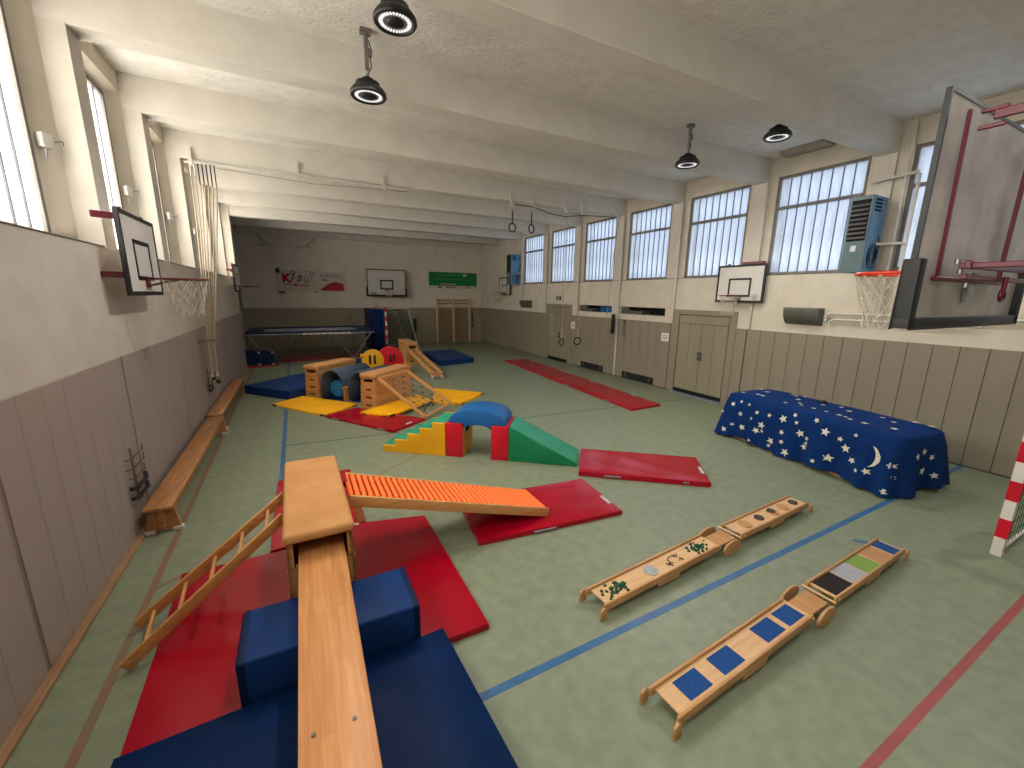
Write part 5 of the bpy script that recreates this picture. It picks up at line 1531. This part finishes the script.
heater('blue wall fan heater at the far end of the right wall', 8.50, 8.94, 16.55, 16.95, 2.97, 4.26)
def pipes(label, runs):
    t = thing('heating_pipes', label, 'pipe', (XR, runs[0][0][1], runs[0][0][2]), 0)
    for r_ in runs:
        B().tube([(p[0] - XR, p[1] - runs[0][0][1], p[2] - runs[0][0][2]) for p in r_], 0.024, 8).build('pipe', M['pipe'], t)
pipes('white heating pipes beside the near fan heater', [
    [(8.93, 3.45, 2.2), (8.93, 3.45, 5.3)], [(8.93, 3.28, 2.25), (8.93, 3.28, 4.47), (8.93, 3.45, 4.50)],
    [(8.90, 3.28, 4.50), (8.90, 3.9, 4.47)], [(8.7, 3.58, 3.42), (8.93, 3.28, 3.42)],
    [(8.93, 3.28, 2.25), (8.93, 4.20, 2.25), (8.93, 4.24, 2.21), (8.93, 4.24, 2.10)], [(8.93, 2.2, 2.14), (8.93, 4.10, 2.14), (8.93, 4.17, 2.10), (8.93, 4.17, 2.04)],
    [(8.93, -2.9, 2.25), (8.93, 3.28, 2.25)]])
pipes('white heating pipes beside the far fan heater', [
    [(8.93, 16.3, 1.9), (8.93, 16.3, 4.85)], [(8.8, 16.5, 3.45), (8.93, 16.3, 3.45)], [(8.8, 16.6, 4.4), (8.93, 16.3, 4.4)]])
def trough(label, y0, y1, z0, z1):
    t = thing('air_outlet', label, 'air outlet', (XR, y0, z0), 0)
    b = B(); H_ = z1 - z0; n_ = 10
    pts = [(0, 0, H_), (-0.22, 0, H_)]
    for i in range(n_ + 1):
        a = math.pi / 2 * i / n_
        pts.append((-0.22 * math.cos(a), 0, H_ - 0.02 - (H_ - 0.02) * math.sin(a)))
    b.prism(pts, (0, y1 - y0, 0), True)
    b.build('housing', M['horn'], t)
    B().box(-0.225, 0, -0.004, 0.0, H_ - 0.03, H_).build('rim_strip', M['frame'], t)
trough('grey half-round metal wall trough right of the wall basket', 4.32, 4.96, 2.0, 2.34)
trough('grey half-round metal wall trough below the far heater', 15.5, 16.25, 1.98, 2.30)

# small wall items ----------------------------------------------------------
def sign(label, y, z, w, h, mat, icon=False):
    t = thing('wall_sign', label, 'sign', (XR - 0.021, y, z), 0)
    B().box(-0.012, 0, -w / 2, w / 2, -h / 2, h / 2).build('plate', mat, t, 0.002, 1)
    for i in range(3 if not icon else 1):
        if icon:
            b = B(); b.box(-0.016, -0.012, -w * 0.12, w * 0.12, -h * 0.3, h * 0.3); b.beam((-0.014, -w * 0.35, -h * 0.25), (-0.014, w * 0.35, h * 0.25), 0.004, 0.03)
            b.beam((-0.014, w * 0.35, -h * 0.25), (-0.014, -w * 0.35, h * 0.25), 0.004, 0.03); b.build('pictogram', M['sign'], t)
        else:
            B().box(-0.014, -0.012, -w * 0.36, w * 0.36, h * 0.2 - i * h * 0.2 - 0.01, h * 0.2 - i * h * 0.2 + 0.01).build('text_line', M['poster_grey'], t)
sign('small white notice beside the single door', 12.42, 1.46, 0.24, 0.24, M['sign'])
sign('small white notice beside the double door', 8.10, 1.43, 0.26, 0.22, M['sign'])
t = None
sgn = thing('exit_sign', 'small dark sign above the single door', 'sign', (XR - 0.001, 13.45, 2.42), 0)
B().box(-0.02, 0, -0.16, 0.16, -0.07, 0.07).build('plate', M['poster_dark'], sgn, 0.002, 1)
bq = B(); bq.beam((-0.022, -0.06, -0.04), (-0.022, 0.06, 0.04), 0.004, 0.02); bq.beam((-0.022, 0.06, -0.04), (-0.022, -0.06, 0.04), 0.004, 0.02); bq.build('pictogram', M['sign'], sgn)
for i, k in enumerate((1, 2, 3, 4)):
    y = 3.50 + DP * k
    s_ = thing('window_motor', ['white actuator box beside the near left window', 'white actuator box above the left backboard', 'white actuator box beside the left window beyond the backboard', 'white actuator box behind the ropes'][i], 'control box', (RXL - 0.055, y, 3.83), -0.5)
    B().box(-0.02, 0.04, -0.045, 0.045, -0.06, 0.06).build('casing', M['white'], s_, 0.006, 2)
    B().tube([(0.04, 0.05, 0.0), (0.05, 0.12, 0.03), (0.03, 0.14, 0.0)], 0.004, 6).build('cable', M['frame_dark'], s_)
    B().tube([(0.02, -0.02, -0.07), (0.02, -0.02, -0.16)], 0.008, 6).build('rod', M['steel'], s_)
def rack(label, y, z, sc=1.0):
    t = thing('wall_hook_rack', label, 'hook rack', (XL + 0.02, y, z), 0)
    B().box(0, 0.02, -0.015, 0.015, -0.28 * sc, 0.28 * sc).build('back_strip', M['seam'], t)
    for i in range(5):
        zz = (0.21 - i * 0.105) * sc
        hw_ = (0.26 if i < 2 else 0.22) * sc
        b = B()
        pts = [(0.03, hw_, zz + 0.03), (0.06, hw_ * 0.6, zz), (0.04, 0.0, zz - 0.01), (0.06, -hw_ * 0.6, zz), (0.03, -hw_, zz + 0.02)]
        b.tube(pts, (0.007 if i < 3 else 0.02) * sc, 6)
        b.build('hook_bar', M['black'] if i > 2 else M['frame_dark'], t)
rack('black multi-arm hook rack on the left wall above the near bench end', 5.30, 0.64)
rack('small black hook rack on the left wall by the rope ends', 9.62, 0.80, 0.8)
# strap and pole at back wall
t = thing('hanging_strap', 'dark narrow strap hanging on the back wall right of the wall bars', 'strap', (8.45, YB - 0.03, 1.2), 0)
B().tube([(0, -0.02, 0.35), (0.02, -0.02, 0.0), (0.05, -0.02, -0.35)], 0.025, 6).build('strap', M['poster_dark'], t)
B().tube([(0.02, -0.02, -0.38), (0.09, -0.02, -0.36)], 0.05, 8).build('end_clip', M['black'], t)
t = thing('folded_net', 'dark green folded net hanging on the back wall beside the goal', 'net', (5.25, YB - 0.08, 0), 0)
B().tube([(0.05, 0, 1.30), (0.05, -0.02, 1.15), (0.0, -0.05, 0.6), (-0.12, -0.2, 0.05)], [0.06, 0.08, 0.09, 0.10], 8).build('net_bundle', M['net_green'], t)
# wall brackets high on the back wall
for i, (xa, xb) in enumerate(((-1.26, -0.85), (1.0, 0.56))):
    t = thing('wall_stay', ['thin dark stay bracket high on the back wall, left one', 'thin dark stay bracket high on the back wall, right one'][i], 'bracket', (xb, YB - 0.01, 4.45), 0)
    B().tube([(xa - xb, 0, 0.42), (0, -0.3, 0.0)], 0.015, 6).build('stay', M['horn'], t)
    B().tube([(-0.35, 0, 0.0), (0, -0.3, 0.0), (0.25, 0, -0.0)], 0.012, 6).build('stay', M['horn'], t)

# banners --------------------------------------------------------------------
def text_obj(s_, size, mat, parent, loc, label=None, rz=0.0, ext=0.002, shear=0.0, bold=0.0):
    cu = bpy.data.curves.new('lettering', 'FONT')
    cu.body = s_; cu.size = size; cu.extrude = ext; cu.shear = shear; cu.offset = bold
    cu.align_x = 'LEFT'
    o = bpy.data.objects.new('lettering', cu)
    C.objects.link(o)
    bpy.context.view_layer.update()
    dg = bpy.context.evaluated_depsgraph_get()
    me = bpy.data.meshes.new_from_object(o.evaluated_get(dg))
    bpy.data.objects.remove(o)
    me.materials.clear(); me.materials.append(mat)
    o2 = new_obj('lettering', me); o2.parent = parent; o2.location = loc
    o2.rotation_euler = (math.pi / 2, rz, 0)
    if label: o2['label'] = label
    return o2
YF = YB - 0.03
t = thing('wall_banner', 'pale banner with red and dark lettering and a red arc on the back wall', 'banner', (-0.70, YF, 2.55), 0)
B().box(0, 2.82, 0, 0.012, 0, 0.90).build('sheet', M['banner'], t)
text_obj('K', 0.50, M['poster_red'], t, (0.24, -0.003, 0.40), 'thick red letter', rz=0.0, bold=0.03)
text_obj('i', 0.42, M['poster_dark'], t, (0.56, -0.003, 0.44), 'dark letter', shear=0.4, bold=0.01)
b = B().tube([(0.70 + 0.07 * math.cos(i * math.pi / 8), -0.004, 0.80 + 0.07 * math.sin(i * math.pi / 8)) for i in range(16)], 0.02, 4, closed=True); b.build('letter_dot', M['poster_dark'], t, label='dark ring dot')
text_obj('S', 0.36, M['poster_green'], t, (0.80, -0.003, 0.44), 'olive letter', shear=0.3, bold=0.02)
b = B().tube([(1.20 + 0.10 * math.cos(i * math.pi / 10), -0.004, 0.50 + 0.10 * math.sin(i * math.pi / 10)) for i in range(20)], 0.022, 4, closed=True)
b.build('letter_ring', M['poster_grey'], t, label='purple grey ring with a smile')
B().tube([(1.15, -0.004, 0.50), (1.20, -0.004, 0.46), (1.25, -0.004, 0.50)], 0.014, 4).build('letter_ring', M['poster_grey'], t)
def scribble(x0, x1, z, h_, mat, name='text_line', seed=1, par=None, off=-0.004):
    rn = random.Random(seed); x = x0
    while x < x1:
        w_ = rn.uniform(0.03, 0.08)
        B().box(x, min(x + w_, x1), off, off + 0.004, z, z + h_ * rn.uniform(0.6, 1.0)).build(name, mat, par)
        x += w_ + rn.uniform(0.012, 0.03)
scribble(0.28, 0.62, 0.28, 0.05, M['poster_dark'], seed=1, par=t); scribble(0.68, 1.3, 0.24, 0.07, M['poster_red'], seed=2, par=t)
B().tube([(0.76 + 0.09 * math.cos(i * math.pi / 8), -0.004, 0.29 + 0.06 * math.sin(i * math.pi / 8)) for i in range(16)], 0.014, 4, closed=True).build('print_mark', M['poster_green'], t)
b = B().tube([(1.42 + 0.09 * math.cos(i * math.pi / 10), -0.004, 0.78 + 0.09 * math.sin(i * math.pi / 10)) for i in range(20)], 0.014, 4, closed=True)
b.beam((1.42, -0.004, 0.69), (1.40, -0.004, 0.45), 0.008, 0.02); b.build('balloon_print', M['poster_grey'], t, label='grey balloon outline')
b = B(); n_ = 14
pts = [(1.75 + 0.98 * i / n_, -0.004, 0.10 + 0.34 * math.sin(math.pi * min(1, i / n_ * 0.75)) ) for i in range(n_ + 1)] + [(2.73, -0.004, 0.05), (1.75, -0.004, 0.05)]
b.prism(pts, (0, 0.006, 0)); b.build('red_arc', M['poster_red'], t, label='red arc print')
rnd = random.Random(3)
for i in range(9):
    x = 1.82 + i * 0.10
    b = B().beam((x, -0.004, 0.62), (x + rnd.uniform(-0.05, 0.05), -0.004, 0.78), 0.006, 0.03)
    b.beam((x - 0.03, -0.004, 0.72), (x + 0.04, -0.004, 0.70 + rnd.uniform(-0.04, 0.06)), 0.006, 0.02)
    b.build('figure_print', M['poster_red'] if i in (0, 7) else M['poster_grey'], t)
B().box(1.80, 2.05, -0.005, 0.0, 0.50, 0.55).build('print_mark', M['poster_dark'], t)
for k, (x, z, rx) in enumerate(((0.10, 0.88, 0.09), (0.20, -0.04, 0.13), (0.85 + 0.7, 0.0, 0.09))):
    q = B().lathe([(0, -0.012), (rx, -0.012), (rx, 0.0), (0, 0.0)], 14)
    o = q.build('wall_spot', M['poster_dark'] if k == 0 else M['horn'])
    o.rotation_euler = (math.pi / 2, 0, 0); o.location = (-0.70 + x, YB - (0.048 if k == 0 else 0.004), 2.55 + z); o.scale = (1, 0.45 if k else 1.3, 1)
    tag(o, ['dark round spot on the back wall above the left banner', 'flat grey spot on the back wall below the left banner letters', 'flat grey spot on the back wall below the red arc'][k], 'spot')
t = thing('wall_banner', 'green banner with white lines of writing on the back wall above the wall bars', 'banner', (6.10, YF, 2.83), 0)
B().box(0, 2.62, 0, 0.012, 0.0, 0.80).build('sheet', M['green_banner'], t)
B().box(0, 2.62, -0.002, 0.012, -0.02, 0.12).build('footer', M['banner'], t, label='white footer strip with small logos')
scribble(0.55, 1.80, 0.64, 0.07, M['banner_pale'], seed=5, par=t)
scribble(0.48, 2.35, 0.42, 0.06, M['banner_pale'], seed=6, par=t)
scribble(0.60, 1.45, 0.17, 0.08, M['banner'], seed=7, par=t)
b = B().box(1.85, 2.02, -0.004, 0.0, 0.60, 0.74); b.build('logo_patch', M['banner'], t)
for x in (0.50, 0.58, 0.92, 1.05, 1.18, 1.32, 2.1):
    B().box(x, x + 0.07, -0.004, 0, 0.0, 0.08).build('logo_print', M['black'], t)
